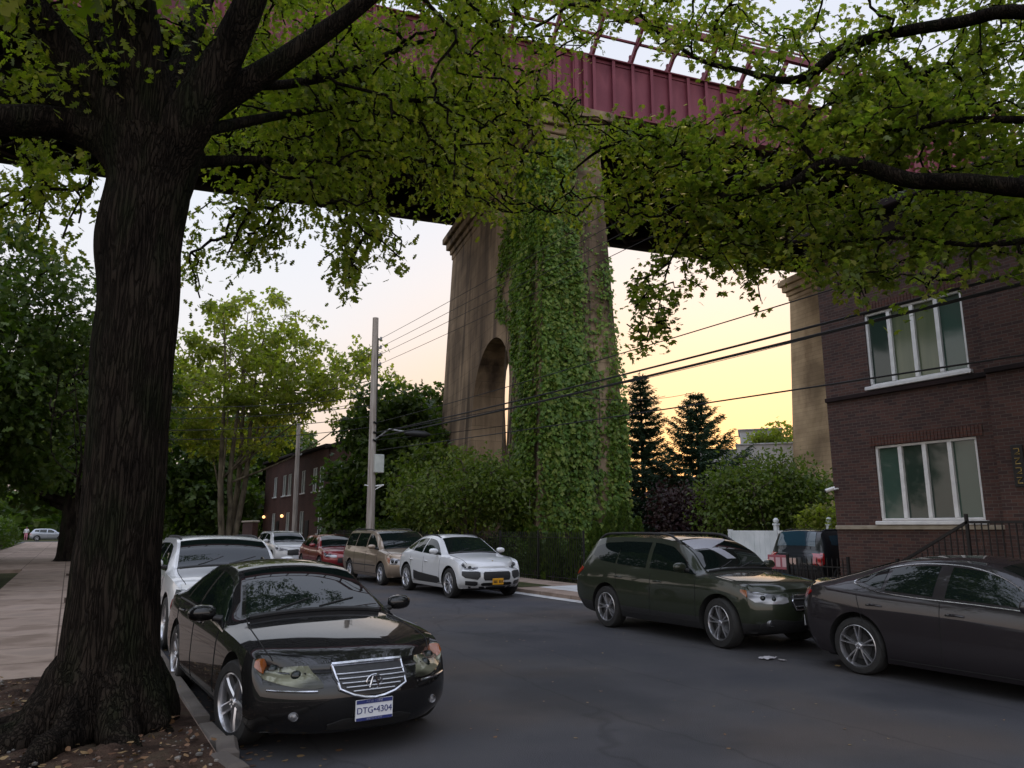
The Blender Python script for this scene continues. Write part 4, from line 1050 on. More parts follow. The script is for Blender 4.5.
paints = dict(black=paint('paint_black', (0.004,0.004,0.0045), 0, .6, .06, spec=.1), white=paint('paint_white', (0.62,0.63,0.64), 0, .35, .15), green=paint('paint_green_grey', (0.018,0.024,0.013), .2, .5, .2, spec=.2),
  grey=paint('paint_gunmetal', (0.017,0.014,0.017), .2, .5, .2, spec=.2), tan=paint('paint_tan', (0.30,0.235,0.175), .4, .35, .3), red=paint('paint_red', (0.20,0.008,0.012), .2, .3, .2), silver=paint('paint_silver', (0.28,0.30,0.33), .6, .35, .2), navy=paint('paint_dark_blue_black', (0.008,0.011,0.014), .1, .5, .1, spec=.2))
def rows_side(x0, x1, lo=.55, hi=.93, n=2): return [(x0+(x1-x0)*i/(n-1), lo, hi) for i in range(n)]

# ---- saloon shape shared by the black and the grey sedans
def sedan(L=4.92, W=1.85, H_=1.45, fo=.96, wb=2.80, kick=0):
    s = H_/1.45
    return dict(L=L, W=W, axles=(fo, fo+wb), r=.335,
      top=[(0,.715*s),(.2,.80*s),(.6,.875*s),(1.05,.935*s),(1.42,.985*s),(1.75,1.16*s),(2.12,1.345*s),(2.4,1.42*s),(2.8,1.45*s),(3.2,1.435*s),(3.6,1.36*s),(4.0,1.20*s),(4.30,1.075*s),(4.55,1.05*s),(4.8,1.035*s),(L,.99*s)],
      belt=[(0,.66*s),(.2,.735*s),(.6,.80*s),(1.2,.865*s),(1.8,.90*s),(2.8,.93*s),(3.8,.965*s),(4.3,.975*s),(L,.93*s)],
      zb=[(0,.20),(.4,.185),(1.2,.18),(L-1.2,.18),(L-.3,.22),(L,.27)],
      wb=[(0,.88),(.25,.945),(.7,.985),(1.4,1.0),(3.4,1.0),(4.2,.985),(4.7,.95),(L,.90)],
      wt=[(0,.80),(.5,.86),(1.3,.82),(1.5,.78),(2.1,.655),(2.5,.62),(3.3,.615),(3.7,.64),(4.2,.74),(4.5,.80),(L,.78)],
      crown=[(0,.05),(.7,.055),(1.3,.05),(1.8,.045),(2.6,.055),(3.4,.055),(4.2,.04),(L,.03)],
      ff=[(0,.10),(.12,.02),(.28,0),(.42,.03),(.5,.10),(1,.17)], fr=[(0,.10),(.15,.02),(.3,0),(.42,.03),(.5,.07),(1,.10)], cf=.34, cr=.22, fl=1.0, rl=.9,
      windshield=[(1.47,-.94,.94),(2.20,-.93,.93)], backlight=[(3.62,-.88,.88),(4.24,-.88,.88)],
      sideglass=[([(1.60,.62,.70),(1.82,.57,.85),(2.2,.56,.92),(2.72,.56,.93)], -.04), ([(2.80,.56,.93),(3.42,.57,.93)], -.04), ([(3.47,.58,.92),(3.72,.66,.90),(3.84,.74,.80)], -.03)],
      seams=[(1.62,.30,.88,0.0),(2.76,.26,.93,-.02),(3.70,.62,.95,.25),(3.45,.26,.62,.45)], silline=(1.3,3.45,.25), handles=[(2.42,.82),(3.38,.85)],
      flamps=[], rlamps=[], mirror=(1.78,.93), fpatch=[], spokes=(5,'wide',.70))
random.seed(3)
# black sedan in front
c = sedan(W=1.78, H_=1.41)
c.update(
  flamps=[('headlight', [(.50,.548,.575),(.58,.54,.64),(.70,.545,.69),(.85,.565,.71),(.98,.59,.72),(1.08,.62,.725),(1.26,.68,.73)], 'headlight_yellow'), ('turn_signal', [(1.02,.625,.70),(1.10,.64,.715),(1.22,.675,.722)], 'amber')],
  rlamps=[('taillight', [(.62,.72,.86),(1.0,.70,.88),(1.25,.78,.88)], 'taillight')],
  fpatch=[('grille', [(-.41,.61,.655),(-.36,.545,.66),(-.22,.495,.672),(0,.468,.68),(.22,.495,.672),(.36,.545,.66),(.41,.61,.655)], 'black_plastic', .006), ('lower_intake', [(-.45,.235,.275),(-.3,.225,.31),(.3,.225,.31),(.45,.235,.275)], 'well', .004)],
  ftubes=[('grille_bar', [[(q, z) for q in np.linspace(-w_, w_, 15)] for z, w_ in ((.51,.22),(.54,.29),(.57,.33),(.60,.355),(.63,.37))], .006, 'alloy'),
          ('grille_surround', [[(-.41,.658),(-.35,.53),(-.22,.484),(-.1,.46),(0,.452),(.1,.46),(.22,.484),(.35,.53),(.41,.658)]], .012, 'chrome'),
          ('grille_header', [[(q, .668+.012*(1-abs(q)/.41)) for q in np.linspace(-.41,.41,15)]], .019, 'chrome'),
          ('bumper_strip', [[(q, .525) for q in np.linspace(.56,.97,8)], [(-q, .525) for q in np.linspace(.56,.97,8)]], .009, 'chrome')],
  fog=(.74,.345,.028), plate=(.365, M['plate_white'], [('DTG\u20224304', .066, -.004, M['plate_ink']), ('NEW YORK', .026, .062, M['plate_white']), ('EMPIRE STATE', .02, -.064, M['plate_white'])], 'front'), steer=.22,
  chrome_line=(1.75,3.8,.535), blacktrim=True, antenna=3.5)
car, S, off = make_car('black_sedan', 'shiny black sedan with chrome grille parked by the big tree trunk', c, (KL-.04+.89, 5.86+c['L']/2, 0), rad(92.2), dict(paint=paints['black'], headlight_yellow=M['headlight_yellow']))
pl = [o for o in car.children if o.name.startswith('license_plate')][0]
p = S.front(0,.365); mb = MB(); mb.box((p.x-.0275,0,.365+.061), (.004,.296,.028)); mb.box((p.x-.0275,0,.365-.064), (.004,.296,.022)); mb.build('plate_band', M['plate_ink'], pl, smooth=False)
p = S.front(0,.565); mb = MB(); X = p.x-.026                     # emblem: ring with a narrow caliper-like A
mb.tube([(X, .062*math.cos(a), .565+.052*math.sin(a)) for a in np.linspace(0, 2*math.pi, 25)], .0075, 6)
mb.tube([(X,.034,.525),(X,.010,.606)], [.012,.007], 6); mb.tube([(X,-.034,.525),(X,-.010,.606)], [.012,.007], 6); mb.tube([(X,.02,.562),(X,-.02,.562)], .006, 6)
e = mb.build('emblem', M['chrome'], car); e.location = off

# grey sedan, right
c = sedan(4.88, 1.84, 1.43, .98, 2.825)
c['axles'] = (.98, 3.805)
c.update(top=[(0,.70),(.2,.79),(.6,.86),(1.05,.92),(1.42,.97),(1.75,1.14),(2.12,1.33),(2.4,1.40),(2.8,1.43),(3.2,1.41),(3.6,1.33),(4.0,1.20),(4.35,1.11),(4.6,1.085),(4.78,1.08),(4.88,1.02)],
  belt=[(0,.65),(.2,.72),(.6,.78),(1.2,.85),(1.8,.895),(2.8,.925),(3.6,.96),(4.2,1.01),(4.6,1.02),(4.88,.96)],
  sideglass=[([(1.60,.62,.70),(1.82,.57,.85),(2.2,.56,.92),(2.70,.56,.93)], -.04), ([(2.84,.56,.93),(3.42,.58,.92)], -.04), ([(3.47,.60,.91),(3.66,.66,.86),(3.80,.74,.78)], -.03)],
  dlo=[(1.75,.70),(2.1,.90),(2.5,.955),(3.0,.96),(3.4,.945),(3.7,.86),(3.86,.76),(3.78,.66),(3.5,.555),(3.0,.528),(2.4,.528),(1.8,.528)],
  flamps=[('headlight', [(.6,.60,.68),(1.0,.62,.72),(1.2,.68,.72)], 'headlight')], rlamps=[('taillight', [(.60,.86,.95),(.85,.84,.97),(1.0,.85,.97),(1.12,.88,.965),(1.26,.92,.955)], 'taillight'), ('reverse_lamp', [(.82,.80,.845),(1.0,.81,.85),(1.16,.865,.885)], 'headlight')],
  fpatch=[('grille', [(-.7,.3,.5),(0,.28,.54),(.7,.3,.5)], 'black_plastic', .005)], spokes=(5,'Y',.74), handles=[(2.48,.80),(3.44,.83)], silline=(1.3,3.4,.235), cr=.30)
make_car('grey_sedan', 'dark gunmetal grey sedan cut off by the right edge, parked nose out', c, (8.42+.92, 7.12-c['L']/2, 0), rad(90), dict(paint=paints['grey'], rim=M['alloy']))

# ---- estate / SUV shapes
def suv(L, W, H_, fo, wb, hood=1.0, cowl=1.25, rake=.75, roofend=None, tail=.25, r=.36, beltr=.60, hoodh=.62, wtop=.70):
    re = roofend or L-.45
    hz = H_*hoodh
    return dict(L=L, W=W, axles=(fo, fo+wb), r=r,
      top=[(0,hz-.10),(.18,hz-.02),(.55,hz+.03),(cowl-.1,hz+.09),(cowl+.08,hz+.13),(cowl+rake*.5,(hz+H_)/2+.09),(cowl+rake,H_-.055),(cowl+rake+.35,H_-.01),(cowl+rake+.8,H_),(re-.35,H_-.01),(re,H_-.05),(re+(L-re)*.5,(H_+H_*.66)/2),(L-.04,H_*.66),(L,H_*.63)],
      belt=[(0,hz-.16),(.25,hz-.08),(.7,hz-.02),(cowl,hz+.02),(cowl+.6,H_*beltr+.02),(re-.5,H_*beltr+.06),(re,H_*beltr+.05),(L,H_*.60)],
      zb=[(0,.27),(.4,.24),(1,.23),(L-1,.23),(L-.2,.29),(L,.34)],
      wb=[(0,.88),(.22,.945),(.6,.985),(1.2,1.0),(L-1.2,1.0),(L-.5,.98),(L,.92)],
      wt=[(0,.82),(.5,.87),(cowl,.85),(cowl+.15,.82),(cowl+rake,wtop),(cowl+rake+.6,wtop-.02),(re,wtop-.03),(L,.80)],
      crown=[(0,.05),(.7,.05),(cowl,.04),(cowl+rake,.045),(re,.04),(L,.02)],
      ff=[(0,.12),(.12,.03),(.28,0),(.42,.02),(.5,.06),(1,.12)], fr=[(0,.12),(.15,.02),(.3,0),(.42,.02),(.5,.06),(1,.08)], cf=.30, cr=.16, fl=1.0, rl=.8,
      windshield=[(cowl+.06,-.94,.94),(cowl+rake-.02,-.93,.93)], backlight=[(re+.06,-.88,.88),(L-.14,-.88,.88)],
      sideglass=[], seams=[(cowl+.18,.36,hz,0),(cowl+1.25,.33,H_*beltr+.02,-.02),(fo+wb-.30,.72,H_*beltr+.05,.1)], silline=(fo+.42,fo+wb-.42,.33), handles=[(cowl+.95,H_*beltr-.10),(cowl+1.98,H_*beltr-.08)],
      flamps=[], rlamps=[], mirror=(cowl+.38,hz+.12), fpatch=[], spokes=(5,'wide',.68), tw=.235)
# green wagon
c = suv(4.80, 1.84, 1.63, .92, 2.74, cowl=1.22, rake=.85, roofend=4.15, hoodh=.60, beltr=.60, wtop=.72)
c.update(sideglass=[([(1.42,.60,.70),(1.72,.56,.84),(2.05,.56,.92),(2.50,.56,.93)], -.03), ([(2.60,.56,.93),(3.38,.57,.93)], -.02), ([(3.46,.58,.92),(3.9,.62,.91),(4.22,.72,.86)], -.25)],
  clad=True, clad_z=.43, archtrim=False, rails=(1.95,4.25,.93,.075), spokes=(5,'Y',.69), steer=-.12,
  flamps=[('headlight', [(.50,.70,.76),(.62,.68,.80),(.85,.68,.82),(1.0,.70,.84),(1.18,.76,.855)], 'headlight'), ('turn_signal', [(1.19,.765,.855),(1.30,.80,.865),(1.38,.835,.87)], 'amber')],
  rlamps=[('taillight', [(.62,.90,1.02),(1.0,.88,1.04),(1.15,.92,1.04),(1.3,.98,1.03)], 'taillight')],
  fpatch=[('grille', [(-.44,.66,.78),(-.38,.60,.80),(.38,.60,.80),(.44,.66,.78)], 'black_plastic', .006), ('lower_intake', [(-.93,.33,.40),(-.75,.31,.47),(-.4,.31,.44),(.4,.31,.44),(.75,.31,.47),(.93,.33,.40)], 'black_plastic', .008)],
  ftubes=[('grille_bar', [[(q, z) for q in np.linspace(-.40,.40,11)] for z in (.645,.745)], .010, 'alloy'), ('grille_surround', [[(-.44,.72),(-.38,.60),(.38,.60),(.44,.72),(.38,.80),(-.38,.80),(-.44,.72)]], .012, 'chrome')], fog=(.80,.41,.04), plate=(.46, M['plate_white'], None, 'front'))
gw, S, off = make_car('green_station_wagon', 'dark olive green station wagon with roof rails and sunshade in windshield', c, (8.45+.92, 7.42+c['L']/2, 0), rad(90), dict(paint=paints['green'], clad=M['black_plastic'], rim=M['alloy']))
# sunshade seen behind the windshield: a pale folded card
w_ = MB(); x0, x1 = c['windshield'][0][0]+.1, c['windshield'][1][0]-.06
strip(w_, lambda u,v: S.M(u,v,1), [(x1-.30,.30,.85),(x1-.12,-.35,.88),(x1,-.62,.88)], 8, 6, .017, .004); strip(w_, lambda u,v: S.M(u,v,1), [(x0+.1,-.15,.12),(x0+.3,.1,.45),(x1-.30,.28,.85)], 5, 6, .0175, .004)
sh = w_.build('sunshade', pbsdf('sunshade_pale', (0.36,0.37,0.42), .35), gw); sh.location = off
# white crossover, far kerb
c = suv(4.68, 1.90, 1.58, .90, 2.81, cowl=1.30, rake=.80, roofend=3.75, hoodh=.62, beltr=.61, wtop=.66)
c.update(top=[(0,.80),(.15,.90),(.5,.99),(1.0,1.05),(1.30,1.09),(1.7,1.30),(2.1,1.50),(2.45,1.565),(2.8,1.58),(3.3,1.545),(3.8,1.42),(4.2,1.25),(4.5,1.10),(4.68,.98)],
  belt=[(0,.72),(.25,.86),(.7,.95),(1.3,1.0),(2,1.0),(3.2,1.04),(4.0,1.06),(4.68,.92)],
  wt=[(0,.72),(.5,.80),(1.3,.82),(1.5,.78),(2.1,.65),(2.7,.62),(3.6,.60),(4.1,.62),(4.68,.70)],
  backlight=[(3.72,-.85,.85),(4.35,-.85,.85)], axles=(.92,3.73), r=.37, spokes=(10,'plain',.70), cf=.36, cr=.28,
  sideglass=[([(1.54,.62,.70),(1.80,.57,.84),(2.2,.56,.92),(2.68,.56,.93)], -.03), ([(2.74,.56,.93),(3.35,.58,.92)], -.03), ([(3.40,.60,.92),(3.75,.64,.88),(3.98,.74,.82)], -.02)],
  sideclad=[(1.45,.36,.47),(1.6,.34,.50),(2.8,.34,.56),(3.15,.36,.60)],
  flamps=[('headlight', [(.66,.73,.80),(.78,.70,.86),(.95,.72,.90),(1.1,.80,.93),(1.24,.88,.945)], 'headlight'), ('side_intake', [(.55,.56,.66),(.62,.48,.68),(.93,.52,.68),(1.0,.58,.68)], 'black_plastic'), ('lower_lamp', [(.62,.36,.42),(.68,.33,.44),(.92,.35,.45)], 'black_plastic')],
  rlamps=[('taillight', [(.6,.84,.92),(1.0,.86,.95),(1.3,.92,.98)], 'taillight')],
  fpatch=[('grille', [(-.46,.52,.64),(-.42,.46,.67),(.42,.46,.67),(.46,.52,.64)], 'black_plastic', .006), ('lower_intake', [(-.52,.345,.385),(-.46,.33,.405),(.46,.33,.405),(.52,.345,.385)], 'well', .006), ('lip', [(-.85,.27,.315),(.85,.27,.315)], 'black_plastic', .006)],
  plate=(.43, M['plate_gold'], [('HRS 7719', .075, -.004, M['plate_black'])], 'front'), rails=(2.15,3.6,.93,.02))
c['plate'] = (.43, M['plate_gold'], None, 'front')
wx, S, off = make_car('white_crossover', 'white sporty crossover with orange plate, frontmost at the far kerb', c, (8.45+.95, 16.72+c['L']/2, 0), rad(90), dict(paint=paints['white'], rim=M['alloy']))
pl = [o for o in wx.children if o.name.startswith('license_plate')][0]; p = S.front(0,.43); mb = MB()
for i in range(7):
    if i != 3: mb.box((p.x-.0275, -.114+.038*i, .425), (.003, .022, .068))
mb.build('plate_lettering', M['plate_black'], pl, smooth=False)
p = S.M(.22,0,1); mb = MB(); mb.ball((p.x,0,p.z), .03, 8, 0, (1,.8,.35)); e = mb.build('emblem', pbsdf('emblem_gold', (.4,.3,.1), .3, .8), wx); e.location = off
# tan minivan
c = suv(5.05, 1.95, 1.70, .94, 2.98, cowl=1.05, rake=.95, roofend=4.55, hoodh=.585, beltr=.60, wtop=.76, r=.34)
c.update(sideglass=[([(1.25,.60,.68),(1.60,.56,.82),(1.95,.56,.91),(2.30,.56,.93)], -.05), ([(2.40,.56,.93),(3.42,.56,.93)], -.02), ([(3.50,.56,.93),(4.50,.57,.92)], -.04)],
  flamps=[('headlight', [(.60,.66,.74),(.75,.63,.80),(1.0,.64,.84),(1.22,.74,.85)], 'headlight'), ('turn_signal', [(1.0,.66,.84),(1.1,.68,.845),(1.24,.75,.85)], 'amber')], rlamps=[('taillight', [(.8,.8,1.1),(1.0,.8,1.1),(1.1,.85,1.1)], 'taillight')],
  fpatch=[('grille', [(-.5,.62,.72),(-.4,.58,.75),(.4,.58,.75),(.5,.62,.72)], 'black_plastic', .006), ('lower_intake', [(-.6,.30,.40),(.6,.30,.40)], 'well', .006)], moulding=(1.4,4.4,.58), rails=(2.3,4.5,.90,.05), seams=[(1.25,.36,.98,0),(2.34,.33,1.02,-.02),(3.46,.33,1.05,0)], handles=[(2.02,.90),(2.5,.92)], spokes=(7,'plain',.66), cf=.4)
make_car('tan_minivan', 'dusty tan minivan parked behind the white sporty crossover', c, (8.45+.97, 21.6+c['L']/2, 0), rad(90), dict(paint=paints['tan']))
# red hatchback
c = suv(4.3, 1.76, 1.50, .88, 2.6, cowl=1.10, rake=.85, roofend=3.7, hoodh=.61, beltr=.61, wtop=.66, r=.33)
c.update(sideglass=[([(1.62,.57,.80),(1.95,.56,.91),(2.4,.56,.93)], -.03), ([(2.5,.56,.93),(3.2,.57,.92)], -.03), ([(3.26,.60,.91),(3.7,.68,.85)], -.03)],
  flamps=[('headlight', [(.55,.64,.72),(1.0,.66,.80),(1.25,.76,.83)], 'headlight')], rlamps=[('taillight', [(.7,.85,.98),(1.2,.9,1.0)], 'taillight')],
  fpatch=[('grille', [(-.5,.45,.62),(0,.42,.66),(.5,.45,.62)], 'black_plastic', .006)], plate=(.42, M['plate_white'], None, 'front'))
make_car('red_hatchback', 'dark red hatchback parked behind the tan minivan', c, (8.40+.88, 28.2+c['L']/2, 0), rad(90), dict(paint=paints['red']))
# white SUV beyond it
c = suv(4.5, 1.82, 1.62, .92, 2.66, cowl=1.15, rake=.8, roofend=3.95, hoodh=.62, beltr=.61, wtop=.70)
c.update(sideglass=[([(1.68,.57,.80),(2.0,.56,.91),(2.5,.56,.93)], -.03), ([(2.6,.56,.93),(3.3,.57,.92)], -.03), ([(3.36,.60,.91),(3.9,.68,.88)], -.1)],
  flamps=[('headlight', [(.5,.72,.80),(1.0,.74,.88),(1.25,.84,.90)], 'headlight')], rlamps=[('taillight', [(.7,.85,.98),(1.2,.9,1.0)], 'taillight')],
  fpatch=[('grille', [(-.5,.55,.76),(0,.50,.80),(.5,.55,.76)], 'black_plastic', .006), ('lower_intake', [(-.9,.3,.38),(.9,.3,.38)], 'black_plastic', .006)], plate=(.45, M['plate_white'], None, 'front'), clad_z=.34)
make_car('white_suv', 'small white suv farthest back at the far kerb, beside the red hatchback', c, (8.0+.9, 34.6+c['L']/2, 0), rad(92), dict(paint=paints['white'], clad=M['black_plastic']))
# white SUV behind the black sedan
c = suv(4.82, 1.88, 1.62, .90, 2.92, cowl=1.35, rake=.72, roofend=4.35, hoodh=.635, beltr=.615, wtop=.74, r=.375)
c.update(sideglass=[([(1.58,.60,.70),(1.85,.57,.84),(2.15,.56,.92),(2.62,.56,.93)], -.03), ([(2.72,.56,.93),(3.5,.57,.92)], -.03), ([(3.58,.58,.92),(4.3,.64,.9)], -.05)],
  flamps=[('headlight', [(.50,.80,.855),(.72,.79,.865),(1.0,.785,.875),(1.16,.80,.88)], 'glass'), ('lower_lamp', [(.66,.52,.60),(.74,.47,.63),(.96,.48,.63)], 'black_plastic')], rlamps=[('taillight', [(.6,.9,1.0),(1.2,.92,1.0)], 'taillight')],
  fpatch=[('grille', [(-.46,.79,.865),(.46,.79,.865)], 'black_plastic', .006), ('lower_intake', [(-.55,.40,.60),(.55,.40,.60)], 'well', .006), ('lip', [(-.9,.29,.36),(.9,.29,.36)], 'black_plastic', .006)], ftubes=[('grille_bar', [[(q, .83), (q, .80)] for q in np.linspace(-.42,.42,7)], .012, 'chrome')], rails=(2.2,4.3,.9,.03), cf=.26, lens=False)
make_car('white_large_suv', 'large white suv with wide dark windshield behind the black sedan', c, (KL+.05+.965, 11.55+c['L']/2, 0), rad(90), dict(paint=paints['white']))
# boxy dark SUV in the driveway
c = suv(4.15, 1.80, 1.61, .82, 2.57, cowl=1.05, rake=.7, roofend=3.82, hoodh=.62, beltr=.62, wtop=.76, r=.34)
c.update(sideglass=[([(1.55,.57,.80),(1.85,.56,.91),(2.3,.56,.93)], -.03), ([(2.4,.56,.93),(3.0,.57,.92)], -.03), ([(3.08,.60,.90),(3.6,.66,.88)], -.05)],
  flamps=[('headlight', [(.6,.72,.80),(1.1,.74,.88)], 'headlight')], rlamps=[('taillight', [(.74,.74,1.02),(.90,.70,1.04),(1.0,.71,1.04),(1.10,.76,1.0)], 'taillight'), ('reflector', [(.70,.42,.46),(.9,.42,.46)], 'taillight')],
  fpatch=[('grille', [(-.5,.5,.6),(.5,.5,.6)], 'black_plastic', .006)], rpatch=[('rear_bumper', [(-.95,.40,.56),(.95,.40,.56)], 'black_plastic', .02), ('plate_recess', [(-.34,.72,.90),(.34,.72,.90)], 'alloy_dark', .006)],
  plate=(.80, pbsdf('plate_faded', (0.5,0.36,0.30), .4), None, 'rear'), cr=.14, backlight=[(3.84,-.84,.84),(4.05,-.84,.84)], rails=(1.9,3.7,.9,.03))
q = pix(791, 528, 19.6)
make_car('dark_compact_suv', 'dark compact suv with red tail lamps standing in the driveway', c, (q.x+2.0, q.y, .11), rad(180), dict(paint=paints['navy'], glass=pbsdf('tinted_rear_glass', (0.02,0.05,0.07), .04, 0, Specular_IOR_Level=1.0)))
# silver SUV crossing at the end of the pavement
c = suv(4.6, 1.85, 1.66, .92, 2.72, cowl=1.2, rake=.8, roofend=4.0, hoodh=.62, beltr=.61, wtop=.70)
c.update(sideglass=[([(1.72,.57,.80),(2.05,.56,.91),(2.5,.56,.93)], -.03), ([(2.6,.56,.93),(3.4,.57,.92)], -.03), ([(3.46,.60,.91),(4.0,.68,.88)], -.1)],
  flamps=[('headlight', [(.5,.72,.80),(1.2,.82,.88)], 'headlight')], rlamps=[('taillight', [(.7,.85,.98),(1.2,.9,1.0)], 'taillight')], fpatch=[('grille', [(-.5,.5,.7),(.5,.5,.7)], 'black_plastic', .006)])
q = pix(50, 528, 102)
make_car('silver_suv', 'distant silver suv on the cross street at the end of the pavement', c, (q.x, q.y, .004), rad(180), dict(paint=paints['silver']))

# ================================================================== TREES
# ---- the big tree by the kerb
random.seed(21)
TB = Vector((0.36, 7.25, 0.13))
oak = empty('kerbside_tree', TB, 0, 'huge dark trunked tree with flared roots at the kerb beside the black sedan', 'tree')
def at(u, v, d): return pix(u, v, d) - TB
D0 = TB.x*sY + TB.y*cY
mb = MB()
ctr = [(104,742),(108,700),(110,650),(114,600),(117,560),(124,500),(130,400),(139,300),(139,240),(149,190),(155,145)]
hw = [60,58,54,49,46,43,40.5,42,45,44,54]
pts, rr = [], []
for (u, v), h_ in zip(ctr, hw):
    p = at(u, v, D0); dv = p+TB-Vector((0,0,H)); d3 = dv.length; dz = (dv.x*sY+dv.y*cY)*cP+dv.z*sP; d3 = dz*dz/d3
    pts.append(p); rr.append(h_/F*d3)
pts = [pts[0]+Vector((0,0,-.35))]+pts; rr = [rr[0]*1.02]+rr
Q, RQ = smooth_path(pts, rr, 16)
def bark_jit(Q):
    def f(i, k):
        z = Q[i].z; a = 2*math.pi*k/72
        fl = max(0, 1-(z+.15)/.9)
        lob = 1+.52*fl**1.6*max(0, math.sin(a*2.5+.9)*.55+math.sin(a*4+2.1)*.45+.25)
        kn = .075*math.exp(-((z-3.15)/.28)**2)*max(0, math.cos(a-2.6))+.06*math.exp(-((z-2.75)/.22)**2)*max(0, math.cos(a+.4))
        fur = NZ.noise(Vector((math.cos(a)*9, math.sin(a)*9, z*1.7)))*.025+NZ.noise(Vector((math.cos(a)*19, math.sin(a)*19, z*4)))*.014
        return lob+kn+fur
    return f
mb.tube(Q, RQ, 72, jit=bark_jit(Q))
# roots running out over the earth
for a, l, r in ((-2.6,1.25,.17),(-2.0,1.05,.15),(-1.35,.95,.16),(-.75,.75,.15),(.2,.55,.16),(2.6,1.0,.15),(3.3,1.1,.14),(-3.0,1.4,.12)):
    d = Vector((math.cos(a), math.sin(a), 0)); P_, R_ = smooth_path([d*.22+Vector((0,0,.50)), d*.48+Vector((0,0,.10)), d*l*.8+Vector((0,0,-.02))+rv(.05), d*l*1.15+Vector((0,0,-.12))], [r*1.3, r*1.0, r*.6, r*.3], 9)
    P_ = [p if p.x+TB.x < KL-.2 else Vector((KL-.2-TB.x, p.y, p.z)) for p in P_]
    mb.tube(P_, R_, 14, jit=lambda i, k: 1+.16*NZ.noise(Vector((i*.5, k*.7, l))))
limbs = [
 ([(150,205,D0),(150,120,D0-.05),(140,50,D0-.2),(128,-60,D0-.5),(120,-220,D0-.9)], [.30,.30,.24,.20,.12]),
 ([(150,215,D0),(188,122,D0-.1),(228,50,D0-.1),(262,-30,D0-.2),(300,-160,D0-.5)], [.20,.27,.20,.15,.09]),
 ([(170,150,D0),(200,112,D0+.05),(255,78,D0+.2),(330,28,D0+.4),(390,-20,D0+.6),(470,-90,D0+1.0)], [.26,.19,.15,.115,.09,.05]),
 ([(150,170,D0),(118,120,D0-.1),(72,60,D0-.2),(20,-10,D0-.4),(-60,-90,D0-.8)], [.30,.24,.19,.15,.09]),
 ([(150,190,D0),(105,140,D0-.1),(50,122,D0-.3),(-20,120,D0-.7),(-140,110,D0-1.4)], [.28,.22,.17,.15,.09]),
 ([(150,160,D0),(112,112,D0-.05),(60,95,D0+.4),(-10,85,D0+.9),(-90,60,D0+1.4)], [.22,.16,.12,.10,.06]),
 ([(160,150,D0),(178,80,D0+.3),(200,10,D0+.8),(240,-80,D0+1.4)], [.22,.16,.12,.08]),
 ([(150,140,D0),(112,60,D0+.3),(90,-20,D0+.6),(60,-120,D0+1.0)], [.24,.18,.13,.08]),
 ([(170,160,D0),(225,92,D0+.4),(290,84,D0+1.0),(345,72,D0+1.6),(420,42,D0+2.4),(520,20,D0+3.2)], [.12,.075,.06,.05,.035,.02]),
 ([(165,165,D0),(240,160,D0+.8),(310,160,D0+1.8),(400,158,D0+2.8),(470,175,D0+3.6)], [.10,.06,.045,.032,.015]),
 ([(205,130,D0),(300,112,D0+1.6),(400,100,D0+3),(500,110,D0+4.2)], [.08,.055,.04,.02]),
]
nodes = []
for L_, R_ in limbs:
    P_, RR = smooth_path([at(*q) for q in L_], [r*.84 for r in R_], 7)
    mb.tube(P_, RR, 14 if R_[0] > .15 else 8, jit=lambda i, k: 1+.07*NZ.noise(Vector((i*.4, k*.8, R_[0]*30)))); nodes += P_[5:]
def dens_field(regions, n, trunk, rmax, zmin):
    "leafy twig ends, spread through the crown's volume"
    out = []
    tot = sum(r[3] for r in regions)
    for poly, d0, d1, wgt in regions:
        xs = [p[0] for p in poly]; ys = [p[1] for p in poly]; k_ = 0; tries = 0
        while k_ < n*wgt/tot and tries < 60000:
            tries += 1
            u, v = random.uniform(min(xs), max(xs)), random.uniform(min(ys), max(ys)); ins = False
            for i in range(len(poly)):
                (x1,y1),(x2,y2) = poly[i], poly[i-1]
                if (y1 > v) != (y2 > v) and u < (x2-x1)*(v-y1)/(y2-y1)+x1: ins = not ins
            if not ins: continue
            if NZ.noise(Vector((u/55, v/42, 7.7+d0))) < -.08 and random.random() < .86: continue
            p = pix(u, v, random.uniform(d0, d1))
            if p.z < zmin or (Vector((p.x,p.y))-Vector((trunk.x,trunk.y))).length > rmax: continue
            out.append(p); k_ += 1
    return out
R1 = [
 ([(190,-40),(640,-40),(610,40),(545,70),(520,130),(545,190),(520,214),(440,206),(330,196),(250,186),(205,170),(190,80)], 7.2, 12.2, 10),
 ([(380,60),(520,60),(550,150),(540,215),(450,212),(400,190)], 9.5, 12.5, 3.2),
 ([(260,60),(400,50),(410,190),(270,185)], 8.0, 11.5, 2.6),
 ([(520,95),(600,90),(640,150),(600,230),(540,230)], 9.5, 12.8, 1.3),
 ([(-60,-60),(190,-60),(190,40),(120,90),(0,80),(-60,70)], 5.6, 8.5, 2.2),
 ([(240,-40),(570,-40),(530,75),(250,75)], 7.6, 11.8, 4.4),
]
R1b = [
 ([(0,168),(45,176),(100,185),(100,215),(60,240),(15,232),(-40,220),(-40,165)], 6.6, 8.2, 1.0),
 ([(192,190),(300,196),(385,205),(408,250),(395,262),(372,240),(360,272),(345,292),(322,262),(280,248),(235,262),(200,300),(188,262)], 7.6, 9.6, 2.6),
]
C = dens_field(R1, 1260, TB, 9.5, 3.6)
C += dens_field(R1b, 140, TB, 9.5, 2.9)
for i in range(560):                                           # the crown beyond the picture's edge
    a = random.uniform(0, 2*math.pi); r = 7.2*math.sqrt(random.random()); p = TB+Vector((math.cos(a)*r, math.sin(a)*r, random.uniform(5.6,12)-.03*r*r))
    u, v, d = proj(p)
    if d > 0.5 and -60 < u < 1084 and v > -60: continue
    if (p-Vector((0,0,H))).length < (8 if d > 0 else 4.6): continue
    C.append(p)
C = [p-TB for p in C]
